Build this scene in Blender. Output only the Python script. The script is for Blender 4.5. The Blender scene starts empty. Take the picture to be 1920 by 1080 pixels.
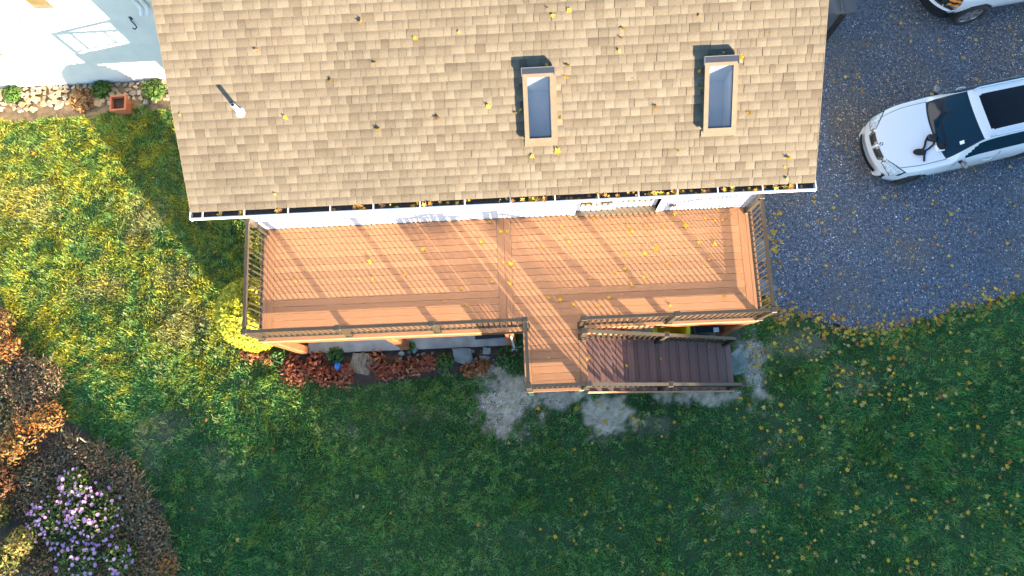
import bpy, math, random
import numpy as np
from mathutils import Matrix, Vector
R = math.radians
rng = np.random.default_rng(7); random.seed(7)
S = bpy.context.scene; COL = S.collection
H = 2.78                                   # deck height above the lawn

# ------------------------------------------------------------------ camera
CAMZ = 17.11; FPX = 1340.0
nad = Vector(((1006-960)/FPX, (797-540)/FPX, 1)).normalized()      # straight down, in camera axes
xa = Vector((1, -.0446, 0)); xa.z = -(xa.x*nad.x+xa.y*nad.y)/nad.z; xa.normalize()
za = -nad; ya = za.cross(xa)
RW = Matrix((xa, ya, za))                  # camera (right, down, forward) -> world
cam = bpy.data.cameras.new('camera'); co = bpy.data.objects.new('camera', cam); COL.objects.link(co)
cr, cd, cf = RW @ Vector((1, 0, 0)), RW @ Vector((0, 1, 0)), RW @ Vector((0, 0, 1))
mm = Matrix((cr, -cd, -cf)).transposed().to_4x4(); mm.translation = (0, 0, CAMZ); co.matrix_world = mm
cam.sensor_width = 36; cam.lens = FPX*36/1920; cam.clip_end = 3000; cam.clip_start = .1
S.camera = co
# ------------------------------------------------------------------ sky, sun, exposure
SUN_EL = R(8.3); TRAV = Vector((-.715, 1, 0)).normalized()          # light travels north-west
w = bpy.data.worlds.new('World'); S.world = w; w.use_nodes = True
nt = w.node_tree; bg = nt.nodes['Background']; sk = nt.nodes.new('ShaderNodeTexSky')
sk.sky_type = 'NISHITA'; sk.sun_disc = False; sk.sun_elevation = SUN_EL
sk.sun_rotation = math.atan2(-TRAV.x, -TRAV.y); sk.air_density = 1.0; sk.dust_density = .2; sk.ozone_density = 2.5
nt.links.new(sk.outputs[0], bg.inputs[0]); bg.inputs[1].default_value = .122
sl = bpy.data.lights.new('sun', 'SUN'); sl.energy = 5.0; sl.angle = R(.42); sl.color = (1, .83, .60)
so = bpy.data.objects.new('sun', sl); COL.objects.link(so)
so.rotation_euler = Vector((TRAV.x*math.cos(SUN_EL), TRAV.y*math.cos(SUN_EL), -math.sin(SUN_EL))).to_track_quat('-Z', 'Y').to_euler()
S.view_settings.view_transform = 'Standard'; S.view_settings.look = 'None'
S.view_settings.exposure = 2.72; S.view_settings.gamma = 1; S.view_settings.use_curve_mapping = False

# ------------------------------------------------------------------ helpers
def unpx(px, py, z=0.0):
    r = RW @ Vector(((px-960)/FPX, (py-540)/FPX, 1)); t = (z-CAMZ)/r.z
    return Vector((r.x*t, r.y*t, z))
def srgb(r, g, b):
    f = lambda c: (c/255/12.92) if c <= 10 else ((c/255+.055)/1.055)**2.4
    return (f(r), f(g), f(b))
def hashn(ix, iy, seed):
    h = (ix.astype(np.int64)*374761393 + iy.astype(np.int64)*668265263 + seed*974711) & 0x7fffffff
    h = ((h ^ (h >> 13))*1274126177) & 0x7fffffff
    return ((h ^ (h >> 16)) & 0xffff)/65535.0
def vnoise(x, y, seed=0):
    x = np.asarray(x, float); y = np.asarray(y, float)
    ix = np.floor(x); iy = np.floor(y); fx = x-ix; fy = y-iy; fx = fx*fx*(3-2*fx); fy = fy*fy*(3-2*fy)
    a = hashn(ix, iy, seed); b = hashn(ix+1, iy, seed); c = hashn(ix, iy+1, seed); d = hashn(ix+1, iy+1, seed)
    return (a*(1-fx)+b*fx)*(1-fy)+(c*(1-fx)+d*fx)*fy
def fbm(x, y, seed=0, o=4):
    s = 0; a = .5
    for k in range(o): s = s+a*vnoise(np.asarray(x)*2**k, np.asarray(y)*2**k, seed+k*17); a *= .5
    return s/(1-.5**o)

MATS = {}
def M(name, col, col2=None, scale=8, rough=.85, bump=0, stretch=(1, 1, 1), attr=False, rand=0, metal=0, spec=.5,
      col3=None, scale3=1.2, bscale=None, trans=0, coat=0, contrast=(.35, .65)):
    m = bpy.data.materials.new(name); m.use_nodes = True; t = m.node_tree; b = t.nodes['Principled BSDF']; L = t.links.new; N = t.nodes.new
    b.inputs['Roughness'].default_value = rough; b.inputs['Metallic'].default_value = metal
    b.inputs['Specular IOR Level'].default_value = spec; b.inputs['Coat Weight'].default_value = coat
    tc = N('ShaderNodeTexCoord'); mp = N('ShaderNodeMapping'); mp.inputs['Scale'].default_value = stretch; L(tc.outputs['Object'], mp.inputs[0])
    src = None
    if attr:
        a = N('ShaderNodeAttribute'); a.attribute_name = 'col'; src = a.outputs['Color']
    else:
        c = N('ShaderNodeRGB'); c.outputs[0].default_value = (*col, 1); src = c.outputs[0]
    def mixc(f, A, B, mode='MIX'):
        x = N('ShaderNodeMix'); x.data_type = 'RGBA'; x.blend_type = mode
        if isinstance(f, float): x.inputs[0].default_value = f
        else: L(f, x.inputs[0])
        for i, q in ((6, A), (7, B)):
            if isinstance(q, tuple): x.inputs[i].default_value = (*q, 1)
            else: L(q, x.inputs[i])
        return x.outputs[2]
    def noise(sc, det=6):
        n = N('ShaderNodeTexNoise'); n.inputs['Scale'].default_value = sc; n.inputs['Detail'].default_value = det; L(mp.outputs[0], n.inputs['Vector']); return n
    def ramp(n, lo, hi):
        r = N('ShaderNodeMapRange'); r.inputs[1].default_value = lo; r.inputs[2].default_value = hi; L(n.outputs[0], r.inputs[0]); return r.outputs[0]
    nn = None
    if col2 is not None:
        nn = noise(scale); fac = ramp(nn, *contrast)
        if attr: src = mixc(fac, src, mixc(1.0, src, col2, 'MULTIPLY'))
        else: src = mixc(fac, src, col2)
    if col3 is not None:
        n3 = noise(scale3, 4); src = mixc(ramp(n3, .48, .72), src, col3)
    if rand:
        oi = N('ShaderNodeObjectInfo'); r = N('ShaderNodeMapRange'); r.inputs[3].default_value = 1-rand; r.inputs[4].default_value = 1+rand
        L(oi.outputs['Random'], r.inputs[0]); h = N('ShaderNodeHueSaturation'); L(r.outputs[0], h.inputs['Value']); L(src, h.inputs['Color']); src = h.outputs[0]
    L(src, b.inputs['Base Color'])
    if trans:
        tr = N('ShaderNodeBsdfTranslucent'); L(src, tr.inputs[0]); ms = N('ShaderNodeMixShader'); ms.inputs[0].default_value = trans
        L(b.outputs[0], ms.inputs[1]); L(tr.outputs[0], ms.inputs[2]); L(ms.outputs[0], t.nodes['Material Output'].inputs[0])
    if bump:
        bn = N('ShaderNodeBump'); bn.inputs['Strength'].default_value = bump; bn.inputs['Distance'].default_value = .02
        n2 = noise(bscale or scale*3, 5); L(n2.outputs[0], bn.inputs['Height']); L(bn.outputs[0], b.inputs['Normal'])
    MATS[name] = m; return m

def props(o, label=None, cat=None, group=None, kind=None):
    if label: o['label'] = label
    if cat: o['category'] = cat
    if group: o['group'] = group
    if kind: o['kind'] = kind
    return o
def rootloc(p):
    v = Vector((0, 0, 0))
    while p is not None: v = v+p.location; p = p.parent
    return v
def mesh(name, V, F, mat, col=None, smooth=False):
    V = np.asarray(V, np.float32).reshape(-1, 3)
    me = bpy.data.meshes.new(name)
    if isinstance(F, np.ndarray) and F.ndim == 2:
        k = F.shape[1]; me.vertices.add(len(V)); me.vertices.foreach_set('co', V.ravel())
        me.loops.add(F.size); me.loops.foreach_set('vertex_index', F.ravel().astype(np.int32))
        me.polygons.add(len(F)); me.polygons.foreach_set('loop_start', np.arange(0, F.size, k, dtype=np.int32))
        me.polygons.foreach_set('loop_total', np.full(len(F), k, np.int32)); me.update(calc_edges=True); me.validate()
    else:
        me.from_pydata([tuple(map(float, v)) for v in V], [], [list(map(int, f)) for f in F]); me.update()
    if col is not None:
        c = np.ones((len(V), 4), np.float32); c[:, :3] = col
        at = me.color_attributes.new('col', 'FLOAT_COLOR', 'POINT'); at.data.foreach_set('color', c.ravel())
    if smooth: me.polygons.foreach_set('use_smooth', np.ones(len(me.polygons), bool))
    if mat is not None:
        for q in (mat if isinstance(mat, (list, tuple)) else [mat]): me.materials.append(q)
    return me
def obj(name, V, F, mat, parent=None, col=None, smooth=False, world=True):
    V = np.asarray(V, np.float32).reshape(-1, 3).copy()
    if parent is not None and world: V -= np.array(rootloc(parent), np.float32)
    o = bpy.data.objects.new(name, mesh(name, V, F, mat, col, smooth)); COL.objects.link(o); o.parent = parent; return o
def inst(name, me, loc, rot=(0, 0, 0), scale=(1, 1, 1), parent=None, world=True):
    o = bpy.data.objects.new(name, me); COL.objects.link(o); o.parent = parent
    l = Vector(loc)
    if parent is not None and world: l = l-rootloc(parent)
    o.location = l; o.rotation_euler = rot; o.scale = scale; return o
def thing(name, loc, label, cat, group=None, rotz=0):
    o = bpy.data.objects.new(name, None); COL.objects.link(o); o.location = loc; o.rotation_euler = (0, 0, rotz)
    o.empty_display_size = .2; return props(o, label, cat, group)
BF = [(0, 3, 2, 1), (4, 5, 6, 7), (0, 1, 5, 4), (1, 2, 6, 5), (2, 3, 7, 6), (3, 0, 4, 7)]
class MB:
    def __init__(s): s.v = []; s.f = []; s.c = []
    def add(s, V, F, c=None):
        n = len(s.v); s.v += [tuple(map(float, q)) for q in V]; s.f += [tuple(int(i)+n for i in f) for f in F]
        if c is not None: s.c += [c]*len(V)
        return s
    def box(s, x0, x1, y0, y1, z0, z1, c=None):
        return s.add([(x0, y0, z0), (x1, y0, z0), (x1, y1, z0), (x0, y1, z0), (x0, y0, z1), (x1, y0, z1), (x1, y1, z1), (x0, y1, z1)], BF, c)
    def bbox(s, x0, x1, y0, y1, z0, z1, b=.01):       # chamfered upright box
        P = lambda a: [(x0+a, y0), (x1-a, y0), (x1, y0+a), (x1, y1-a), (x1-a, y1), (x0+a, y1), (x0, y1-a), (x0, y0+a)]
        V = [(x, y, z0) for x, y in P(b)]+[(x, y, z1-b) for x, y in P(b)]
        ix = [(min(max(x, x0+b), x1-b), min(max(y, y0+b), y1-b), z1) for x, y in P(b)]
        F = [(i, (i+1) % 8, 8+(i+1) % 8, 8+i) for i in range(8)]+[(8+i, 8+(i+1) % 8, 16+(i+1) % 8, 16+i) for i in range(8)]+[tuple(range(16, 24)), tuple(reversed(range(8)))]
        return s.add(V+ix, F)
    def tube(s, pts, r, n=8, caps=True, c=None):
        pts = [Vector(p) for p in pts]; V = []; F = []
        rr = r if isinstance(r, (list, tuple)) else [r]*len(pts)
        up = None
        for i, p in enumerate(pts):
            d = (pts[min(i+1, len(pts)-1)]-pts[max(i-1, 0)]).normalized()
            if up is None: up = d.orthogonal().normalized()
            up = (up-d*up.dot(d)); up = up.normalized() if up.length > 1e-5 else d.orthogonal().normalized(); sd = d.cross(up)
            V += [p+(up*math.cos(a)+sd*math.sin(a))*rr[i] for a in [2*math.pi*k/n for k in range(n)]]
        for i in range(len(pts)-1):
            F += [(i*n+k, i*n+(k+1) % n, (i+1)*n+(k+1) % n, (i+1)*n+k) for k in range(n)]
        if caps: F += [tuple(reversed(range(n))), tuple((len(pts)-1)*n+k for k in range(n))]
        return s.add(V, F, c)
    def beam(s, a, b, wd, ht):                        # rectangular bar between two points, top/bottom kept level sideways
        a = Vector(a); b = Vector(b); d = (b-a).normalized(); sd = Vector((-d.y, d.x, 0)).normalized()*wd/2; up = d.cross(sd).normalized()*ht/2
        if up.z < 0: up = -up
        V = [a-sd-up, a+sd-up, a+sd+up, a-sd+up, b-sd-up, b+sd-up, b+sd+up, b-sd+up]
        return s.add(V, [(0, 3, 2, 1), (4, 5, 6, 7), (0, 1, 5, 4), (1, 2, 6, 5), (2, 3, 7, 6), (3, 0, 4, 7)])
    def build(s, name, mat, parent=None, smooth=False, world=True):
        return obj(name, s.v, s.f, mat, parent, np.array(s.c) if s.c else None, smooth, world)
def prism(poly, z0, z1, top_in=0, zj=None):
    n = len(poly); c = np.mean(np.array(poly), 0)
    V = [(x, y, z0) for x, y in poly]+[(c[0]+(x-c[0])*(1-top_in), c[1]+(y-c[1])*(1-top_in), z1+(zj[i] if zj is not None else 0)) for i, (x, y) in enumerate(poly)]
    return V, [tuple(reversed(range(n))), tuple(range(n, 2*n))]+[(i, (i+1) % n, n+(i+1) % n, n+i) for i in range(n)]

# ------------------------------------------------------------------ materials
m_lawnsoil = M('lawn_soil', None, (.75, .72, .68), 26, .95, .5, attr=True, contrast=(.3, .7))
m_grass = M('grass', None, None, rough=.6, attr=True, trans=.4, spec=.3)
m_drive = M('driveway', (.13, .155, .20), (.045, .055, .075), 14, .9, .8, col3=(.15, .125, .10), scale3=.45, bscale=90)
m_gravel = M('gravel', None, None, rough=.75, attr=True)
m_conc = M('concrete', (.36, .36, .35), (.25, .25, .25), 4, .9, .25, bscale=40)
m_tread = M('composite_tread', (.205, .112, .09), (.17, .09, .072), 3, .62, .12, (1, 22, 22), rand=.10, bscale=9)
m_deck = M('composite_board', (.43, .205, .097), (.345, .158, .073), 3, .62, .12, (1, 22, 22), rand=.14, bscale=9)
m_fascia = M('composite_fascia', (.46, .235, .122), (.39, .19, .1), 4, .6, .08, (1, 12, 12))
m_joist = M('treated_joist', (.20, .15, .09), (.13, .10, .06), 6, .9)
m_treated = M('treated_post', (.42, .40, .24), (.33, .31, .18), 8, .9)
m_cedar = M('stained_post', (.30, .105, .04), (.20, .065, .025), 5, .6, .1, (8, 8, .6))
m_bronze = M('bronze_rail', (.056, .044, .029), (.046, .036, .025), 10, .42, spec=.5)
m_black = M('black_rail', (.02, .02, .022), None, rough=.4)
m_wall = M('white_siding', (.74, .73, .74), (.70, .69, .70), 3, .7)
m_stucco = M('white_stucco', (.74, .73, .71), (.66, .66, .65), 2.2, .9, .35, bscale=26, col3=(.69, .67, .63), scale3=.8)
m_trim = M('white_trim', (.80, .79, .80), None, rough=.45)
m_shing = M('shingle', None, (.70, .68, .66), 90, .95, .5, attr=True, bscale=160)
m_under = M('roof_deck', (.20, .16, .11), (.15, .12, .09), 20, .95)
m_gutin = M('gutter_inside', (.055, .04, .035), (.10, .07, .05), 14, .8)
m_bronze2 = M('skylight_frame', (.175, .13, .082), (.15, .11, .07), 12, .5)
m_flash = M('dark_flashing', (.03, .035, .05), None, rough=.4, metal=.3)
m_skyglass = M('skylight_glass', (.035, .06, .10), (.025, .045, .08), 1.2, .06, spec=.45)
m_shaft = M('shaft_plaster', (.74, .76, .80), (.68, .70, .75), 2, .9)
t_ = m_skyglass.node_tree; b_ = t_.nodes['Principled BSDF']; tr_ = t_.nodes.new('ShaderNodeBsdfTransparent'); tr_.inputs[0].default_value = (.86, .90, .95, 1)
mx_ = t_.nodes.new('ShaderNodeMixShader'); mx_.inputs[0].default_value = .30; t_.links.new(tr_.outputs[0], mx_.inputs[1]); t_.links.new(b_.outputs[0], mx_.inputs[2]); t_.links.new(mx_.outputs[0], t_.nodes['Material Output'].inputs[0])
m_pane = M('window_pane', (.20, .17, .11), (.12, .11, .08), 1.4, .06, spec=.7)
m_wpane = M('tan_window_pane', (.11, .085, .045), (.08, .06, .03), 2, .1, spec=.4)
m_pale_wedge = M('pale_wedge', (.75, .72, .62), None, rough=.9)
m_pvc = M('pvc', (.55, .52, .55), None, rough=.4)
m_grayside = M('gray_siding', (.034, .046, .060), (.028, .038, .05), 5, .7)
m_stone = M('field_stone', None, (.62, .60, .58), 9, .9, .5, attr=True, rand=.22)
m_slab = M('ridged_stone', (.27, .22, .15), (.13, .10, .07), 5, .9, .9, (5, 1.2, 1), bscale=6)
m_teal = M('bluestone', (.19, .235, .24), (.12, .15, .15), 4, .85, .3, col3=(.33, .32, .29), scale3=3)
m_terra = M('terracotta', (.48, .145, .065), (.42, .12, .055), 8, .75)
m_soil = M('potting_soil', (.035, .022, .015), (.07, .04, .02), 20, .95, .8)
m_leaf = M('fallen_leaf', None, (.72, .66, .6), 30, .75, attr=True, rand=.15, trans=.2)
m_fol = M('foliage', None, None, rough=.65, attr=True, trans=.25, spec=.3)
m_bark = M('bark', (.10, .07, .05), (.06, .045, .03), 12, .95, .6, (4, 4, 1))
m_blue = M('blue_plastic', (.03, .18, .55), None, rough=.35)
m_yellow = M('yellow_plastic', (.82, .66, .02), None, rough=.35)
m_dark = M('dark_plastic', (.015, .02, .022), None, rough=.22)
m_mat = M('door_mat', (.022, .028, .035), (.015, .018, .022), 60, .95, .5)
m_steel = M('galvanised', (.62, .68, .72), None, rough=.4, metal=.4)
m_paint = M('white_car_paint', (.66, .67, .69), None, rough=.25, coat=1, spec=.5)
m_silver = M('silver_truck_paint', (.62, .64, .66), None, rough=.3, coat=1)
m_cglass = M('car_glass', (.004, .022, .042), None, rough=.04, spec=.3)
m_sungl = M('sunroof_glass', (.004, .005, .008), None, rough=.10, spec=.25)
m_rubber = M('tyre', (.02, .02, .021), (.03, .03, .03), 40, .85)
m_rim = M('alloy', (.55, .55, .55), None, rough=.3, metal=.8)
m_dkrim = M('dark_alloy', (.06, .06, .065), None, rough=.35, metal=.6)
m_chrome = M('chrome', (.72, .72, .72), None, rough=.15, metal=1)
m_gray = M('satin_gray', (.22, .21, .21), None, rough=.35, metal=.5)
m_lamp = M('headlamp', (.62, .66, .70), (.35, .38, .42), 18, .1, spec=.7)
m_amber = M('amber_lens', (.75, .25, .04), None, rough=.15)
m_blk = M('black_plastic', (.008, .008, .009), None, rough=.5)
m_cloth = M('black_cloth', (.012, .012, .014), None, rough=.95)
m_emb = M('emblem_blue', (.03, .18, .45), None, rough=.3)
m_white = M('white_patch', (.8, .82, .82), None, rough=.5)

# ------------------------------------------------------------------ ground: one sheet, with bare, soil and dry patches as its own colours
def seg_d(x, y, pts):
    d = np.full(np.shape(x), 1e9)
    for (x0, y0), (x1, y1) in zip(pts[:-1], pts[1:]):
        t = np.clip(((x-x0)*(x1-x0)+(y-y0)*(y1-y0))/((x1-x0)**2+(y1-y0)**2+1e-9), 0, 1)
        d = np.minimum(d, np.hypot(x-x0-t*(x1-x0), y-y0-t*(y1-y0)))
    return d
def sst(a, b, x): t = np.clip((x-a)/(b-a), 0, 1); return t*t*(3-2*t)
def inpoly(x, y, poly):
    r = np.zeros(np.shape(x), bool); n = len(poly)
    for i in range(n):
        (x0, y0), (x1, y1) = poly[i], poly[(i+1) % n]
        c = ((y0 > y) != (y1 > y)) & (x < (x1-x0)*(y-y0)/((y1-y0) if y1 != y0 else 1e-9)+x0); r ^= c
    return r
P2 = lambda *a: [tuple(unpx(px, py)[:2]) for px, py in a]
BED = P2((-200, 470), (0, 565), (30, 630), (75, 690), (120, 775), (175, 840), (250, 900), (300, 965), (345, 1040), (380, 1130), (-300, 1300))
DRIVE_EDGE = P2((1436, 560), (1452, 592), (1490, 590), (1540, 606), (1600, 618), (1650, 622), (1700, 612), (1760, 592), (1830, 575), (1900, 552), (2000, 520), (2300, 430))
DRIVE = [(3.9, 4.6), (4.7, 4.3), (5.2, 3.2)]+DRIVE_EDGE+[(40, 6), (40, 40), (3.9, 40)]
FRONTBED = [(-6.3, 2.3), (-5.9, 1.5), (-5.2, 1.22), (-4.0, 1.12), (-2.6, 1.22), (-1.5, 1.3), (-.6, 1.5), (-.1, 1.9), (-.1, 2.4), (-6.3, 2.6)]
def blob(x, y, px, py, rx, ry, seed, ang=0):
    c = unpx(px, py); dx = (x-c.x); dy = (y-c.y)
    e = np.sqrt((dx/rx)**2+(dy/ry)**2); out = np.zeros(np.shape(x)); k = e < 1.75
    if k.any():
        xk, yk = np.asarray(x)[k], np.asarray(y)[k]; n = .6*(fbm(xk*2.0, yk*2.0, seed, 3)-.5)+.7*(fbm(xk*7, yk*7, seed+3, 3)-.5)
        out[k] = 1-sst(.35, 1.15, e[k]+n*1.2)
    return out
def fields(x, y):
    bare = np.maximum.reduce([blob(x, y, 952, 752, .95, .95, 3), blob(x, y, 925, 690, .6, .5, 4), blob(x, y, 1145, 770, .75, .65, 5), blob(x, y, 1050, 745, .9, .28, 6),
                              .85*blob(x, y, 1300, 740, 1.5, .28, 8), blob(x, y, 1412, 690, .45, 1.0, 9), .55*blob(x, y, 1130, 815, .6, .35, 10), .6*blob(x, y, 960, 810, .6, .3, 11)])
    pale = np.maximum.reduce([.7*blob(x, y, 300, 800, .9, .5, 21), .6*blob(x, y, 270, 860, .9, .8, 22), .5*blob(x, y, 790, 775, .8, .3, 23), .6*blob(x, y, 400, 860, .6, .5, 24), .5*blob(x, y, 640, 810, .7, .4, 25), .9*blob(x, y, 1500, 640, 1.0, .45, 12), .6*blob(x, y, 1600, 720, .9, .6, 26), .5*blob(x, y, 1380, 940, 1.0, .6, 27), .5*blob(x, y, 1440, 830, .7, .6, 28), .6*blob(x, y, 1220, 800, .8, .4, 29)])
    dry = np.maximum.reduce([.9*blob(x, y, 345, 605, .8, .75, 31), .8*blob(x, y, 270, 420, .7, .9, 32), .7*blob(x, y, 200, 540, .8, .5, 33), .7*blob(x, y, 330, 520, .6, .5, 34), .6*blob(x, y, 60, 380, 1.2, .9, 35)])
    bed = inpoly(x+.5*(fbm(x*2, y*2, 41)-.5)*2+.3*(vnoise(x*9, y*9, 39)-.3), y+.5*(fbm(x*2, y*2, 42)-.5)*2+.3*(vnoise(x*9, y*9, 38)-.3), BED)
    fb = inpoly(x, y+.2*(fbm(x*2.5, y*2.5, 43)-.5), FRONTBED)
    sb = (y > 8.45+.55*(fbm(x*1.6, y*.6, 44)-.5)+.2*(fbm(x*6, y*6, 49)-.5)) & (x < 3)
    drv = inpoly(x+.2*(fbm(x*4, y*4, 46)-.5), y+.55*(fbm(x*2.2, y*2.2, 45)-.5)+.2*(vnoise(x*12, y*12, 37)-.5), DRIVE)
    fine = vnoise(x*16, y*16, 47)*.5+vnoise(x*31, y*31, 48)*.5
    mid = vnoise(x*5, y*5, 51); bare = sst(.10, 1.0, bare*1.05+(fine-.5)*.9+(mid-.5)*.6)*(bare > .02); pale = sst(.2, .85, pale+(fine-.5)*.8+(mid-.5)*.4)*.8*(pale > .02)
    return bare, pale, dry, bed, fb, sb, drv
def axis(lo, hi, st, far):
    inner = np.arange(lo, hi+1e-6, st); o = []; d = st*2; v = hi
    while v < far: v += d; o.append(v); d *= 1.35
    l = []; d = st*2; v = lo
    while v > -far: v -= d; l.append(v); d *= 1.35
    return np.array(l[::-1]+list(inner)+o)
gx = axis(-15.5, 14.5, .06, 900); gy = axis(-5, 10.5, .06, 900)
X, Y = np.meshgrid(gx, gy); nx, ny = len(gx), len(gy)
bare, pale, dry, bed, fb, sb, drv = fields(X, Y)
near = (np.abs(X) < 16) & (Y > -6) & (Y < 13)
Z = (fbm(X*.8, Y*.8, 50)-.5)*.05*near - .0 + bare*.012
Z = np.where(drv | (Y > 1.85) & (np.abs(X) < 5.6), np.minimum(Z, -.012), Z)
C = np.empty(X.shape+(3,)); C[:] = (.060, .088, .032)
n1 = (.4*fbm(X*3, Y*3, 60)+.6*vnoise(X*14, Y*14, 62))[..., None]
C = C*(.7+.6*n1)
def mixm(m, c):
    global C
    C = C*(1-m[..., None])+np.array(c)*(.45+1.1*n1)*m[..., None]
mixm(pale*.9, (.17, .15, .11)); mixm(dry*.8, (.17, .13, .05)); mixm(bare, (.48, .40, .30)); mixm(bed*1., (.10, .072, .05)); mixm(fb*1., (.09, .062, .045)); mixm(sb*1., (.24, .17, .10))
idx = np.arange(nx*ny).reshape(ny, nx)
F = np.stack([idx[:-1, :-1], idx[:-1, 1:], idx[1:, 1:], idx[1:, :-1]], -1).reshape(-1, 4)
props(obj('ground', np.stack([X, Y, Z], -1).reshape(-1, 3), F, m_lawnsoil, col=C.reshape(-1, 3), smooth=True), kind='structure')
# driveway sheet with a ragged edge
de = [(x, y) for x, y in DRIVE]; dd = []
for i in range(len(de)):
    a, b = Vector(de[i]), Vector(de[(i+1) % len(de)]); n = max(1, min(40, int((b-a).length/.12)))
    for k in range(n):
        p = a.lerp(b, k/n); j = .4*(float(fbm(p.x*2.5, p.y*2.5, 61))-.5) if p.x < 14 and p.y < 6 else 0
        dd.append((p.x+j, p.y+j))
import bmesh
bm = bmesh.new(); f = bm.faces.new([bm.verts.new((x, y, .004)) for x, y in dd]); bmesh.ops.triangulate(bm, faces=[f])
me = bpy.data.meshes.new('driveway'); bm.to_mesh(me); bm.free(); me.materials.append(m_drive)
props(inst('driveway', me, (0, 0, 0)), kind='structure')

# ------------------------------------------------------------------ house
house = thing('house', (0, 4.27, 0), 'tan shingled house with white walls standing behind the wooden deck', 'house')
WX0, WX1, WY = -5.535, 4.575, 4.27
EY, EZ, MS = 3.965, 5.10, .53           # eave line and pitch
RX0, RX1, RIDGE = -5.96, 5.01, 9.1
rz = lambda y: EZ+MS*(y-EY)
DX0, DX1 = .98, 2.66                     # patio door
mb = MB(); mb.box(WX0, DX0, WY, WY+.15, H, 5.16); mb.box(DX1, WX1, WY, WY+.15, H, 5.16); mb.box(DX0, DX1, WY, WY+.15, 4.86, 5.16)
mb.box(WX0, WX1, WY, WY+.15, -.05, H-.27)
mb.box(WX0, WX0+.15, WY+.15, 13.9, -.05, 5.16); mb.box(WX1-.15, WX1, WY+.15, 13.9, -.05, 5.16); mb.box(WX0+.15, WX1-.15, 13.75, 13.9, -.05, 5.16)
for xx in (WX0, WX1-.15): mb.add([(xx+a, y, z) for a in (0, .15) for y, z in ((WY, 5.16), (13.9, 5.16), (RIDGE, rz(RIDGE)-.16))], [(0, 2, 1), (3, 4, 5), (0, 1, 4, 3), (1, 2, 5, 4), (2, 0, 3, 5)])
mb.box(WX0, WX1, WY+.15, WY+.3, H-.27, H-.02)
mb.build('wall', m_wall, house)
# siding: overlapping courses on the south wall
for k in range(13):
    z0 = H+.02+k*.18
    for a, b in ((WX0-.012, DX0-.1), (DX1+.1, WX1+.012)):
        V = [(a, WY-.016, z0), (b, WY-.016, z0), (b, WY-.003, z0+.178), (a, WY-.003, z0+.178), (a, WY-.001, z0), (b, WY-.001, z0)]
        obj('siding_board', V, [(0, 1, 2, 3), (0, 4, 5, 1)], m_wall, house)
mb = MB(); mb.box(RX0+.02, RX1-.02, EY+.03, WY-.001, 5.00, 5.02); mb.box(RX0+.02, RX1-.02, EY+.035, EY+.06, 4.97, 5.10); mb.build('soffit', m_trim, house)
sl_ = math.hypot(1, MS); nrm = Vector((0, -MS/sl_, 1/sl_))
def roofpt(x, s, h=0): return Vector((x, EY-.02, rz(EY-.02)))+Vector((0, s/sl_, s*MS/sl_))+nrm*h
SKYL = [dict(px=[(979, 137), (1040, 134), (1042, 267), (985, 268)]), dict(px=[(1322, 115), (1385, 113), (1380, 248), (1320, 249)])]
def px_roof(px, py, h=0):
    r = RW @ Vector(((px-960)/FPX, (py-540)/FPX, 1)); o = Vector((0, EY, EZ))+nrm*h; c = Vector((0, 0, CAMZ))
    return c+r*((o-c).dot(nrm)/r.dot(nrm))
for s_ in SKYL:
    pts = [px_roof(*p, h=.15) for p in s_['px']]
    s_['x0'] = (pts[0].x+pts[3].x)/2; s_['x1'] = (pts[1].x+pts[2].x)/2
    sf = lambda q: (q-Vector((0, EY-.02, rz(EY-.02)))).dot(Vector((0, 1/sl_, MS/sl_)))
    s_['s1'] = (sf(pts[0])+sf(pts[1]))/2; s_['s0'] = (sf(pts[2])+sf(pts[3]))/2
roof = MB()
sl_ = math.hypot(1, MS); nrm = Vector((0, -MS/sl_, 1/sl_))
V = [(RX0, EY, EZ), (RX1, EY, EZ), (RX1, RIDGE, rz(RIDGE)), (RX0, RIDGE, rz(RIDGE)), (RX1, 2*RIDGE-EY, EZ), (RX0, 2*RIDGE-EY, EZ)]
V += [(x, y, z-.12) for x, y, z in V]
roof.add(V, [(3, 2, 4, 5), (9, 11, 10, 8), (0, 6, 7, 1), (5, 4, 10, 11), (0, 3, 9, 6), (3, 5, 11, 9), (1, 7, 8, 2), (2, 8, 10, 4)])
# south slope as panels, open where the skylight shafts pass through
hol = [(q['x0']+.075, q['x1']-.075, q['s0']+.075, q['s1']-.075) for q in SKYL]; sR = (RIDGE-EY+.02)*sl_
xs_ = sorted({RX0, RX1, *[h[0] for h in hol], *[h[1] for h in hol]}); ss_ = sorted({.02*sl_, sR, *[h[2] for h in hol], *[h[3] for h in hol]})
for a, b in zip(xs_[:-1], xs_[1:]):
    for c, d in zip(ss_[:-1], ss_[1:]):
        if not any(h[0] <= (a+b)/2 <= h[1] and h[2] <= (c+d)/2 <= h[3] for h in hol):
            roof.add([roofpt(a, c), roofpt(b, c), roofpt(b, d), roofpt(a, d)], [(0, 1, 2, 3)])
roof = roof.build('roof', m_under, house)
for xa_, xb_ in ((RX0-.012, RX0-.002), (RX1+.002, RX1+.012)):
    mb = MB()
    for ya_, yb_ in ((EY-.02, RIDGE), ):
        mb.add([(x, y, rz(y)+dz) for x in (xa_, xb_) for y in (ya_, yb_) for dz in (-.16, .012)], [(0, 1, 3, 2), (4, 6, 7, 5), (1, 5, 7, 3), (0, 2, 6, 4), (0, 4, 5, 1), (2, 3, 7, 6)])
    mb.build('rake_trim', m_bronze2, house)
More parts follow.
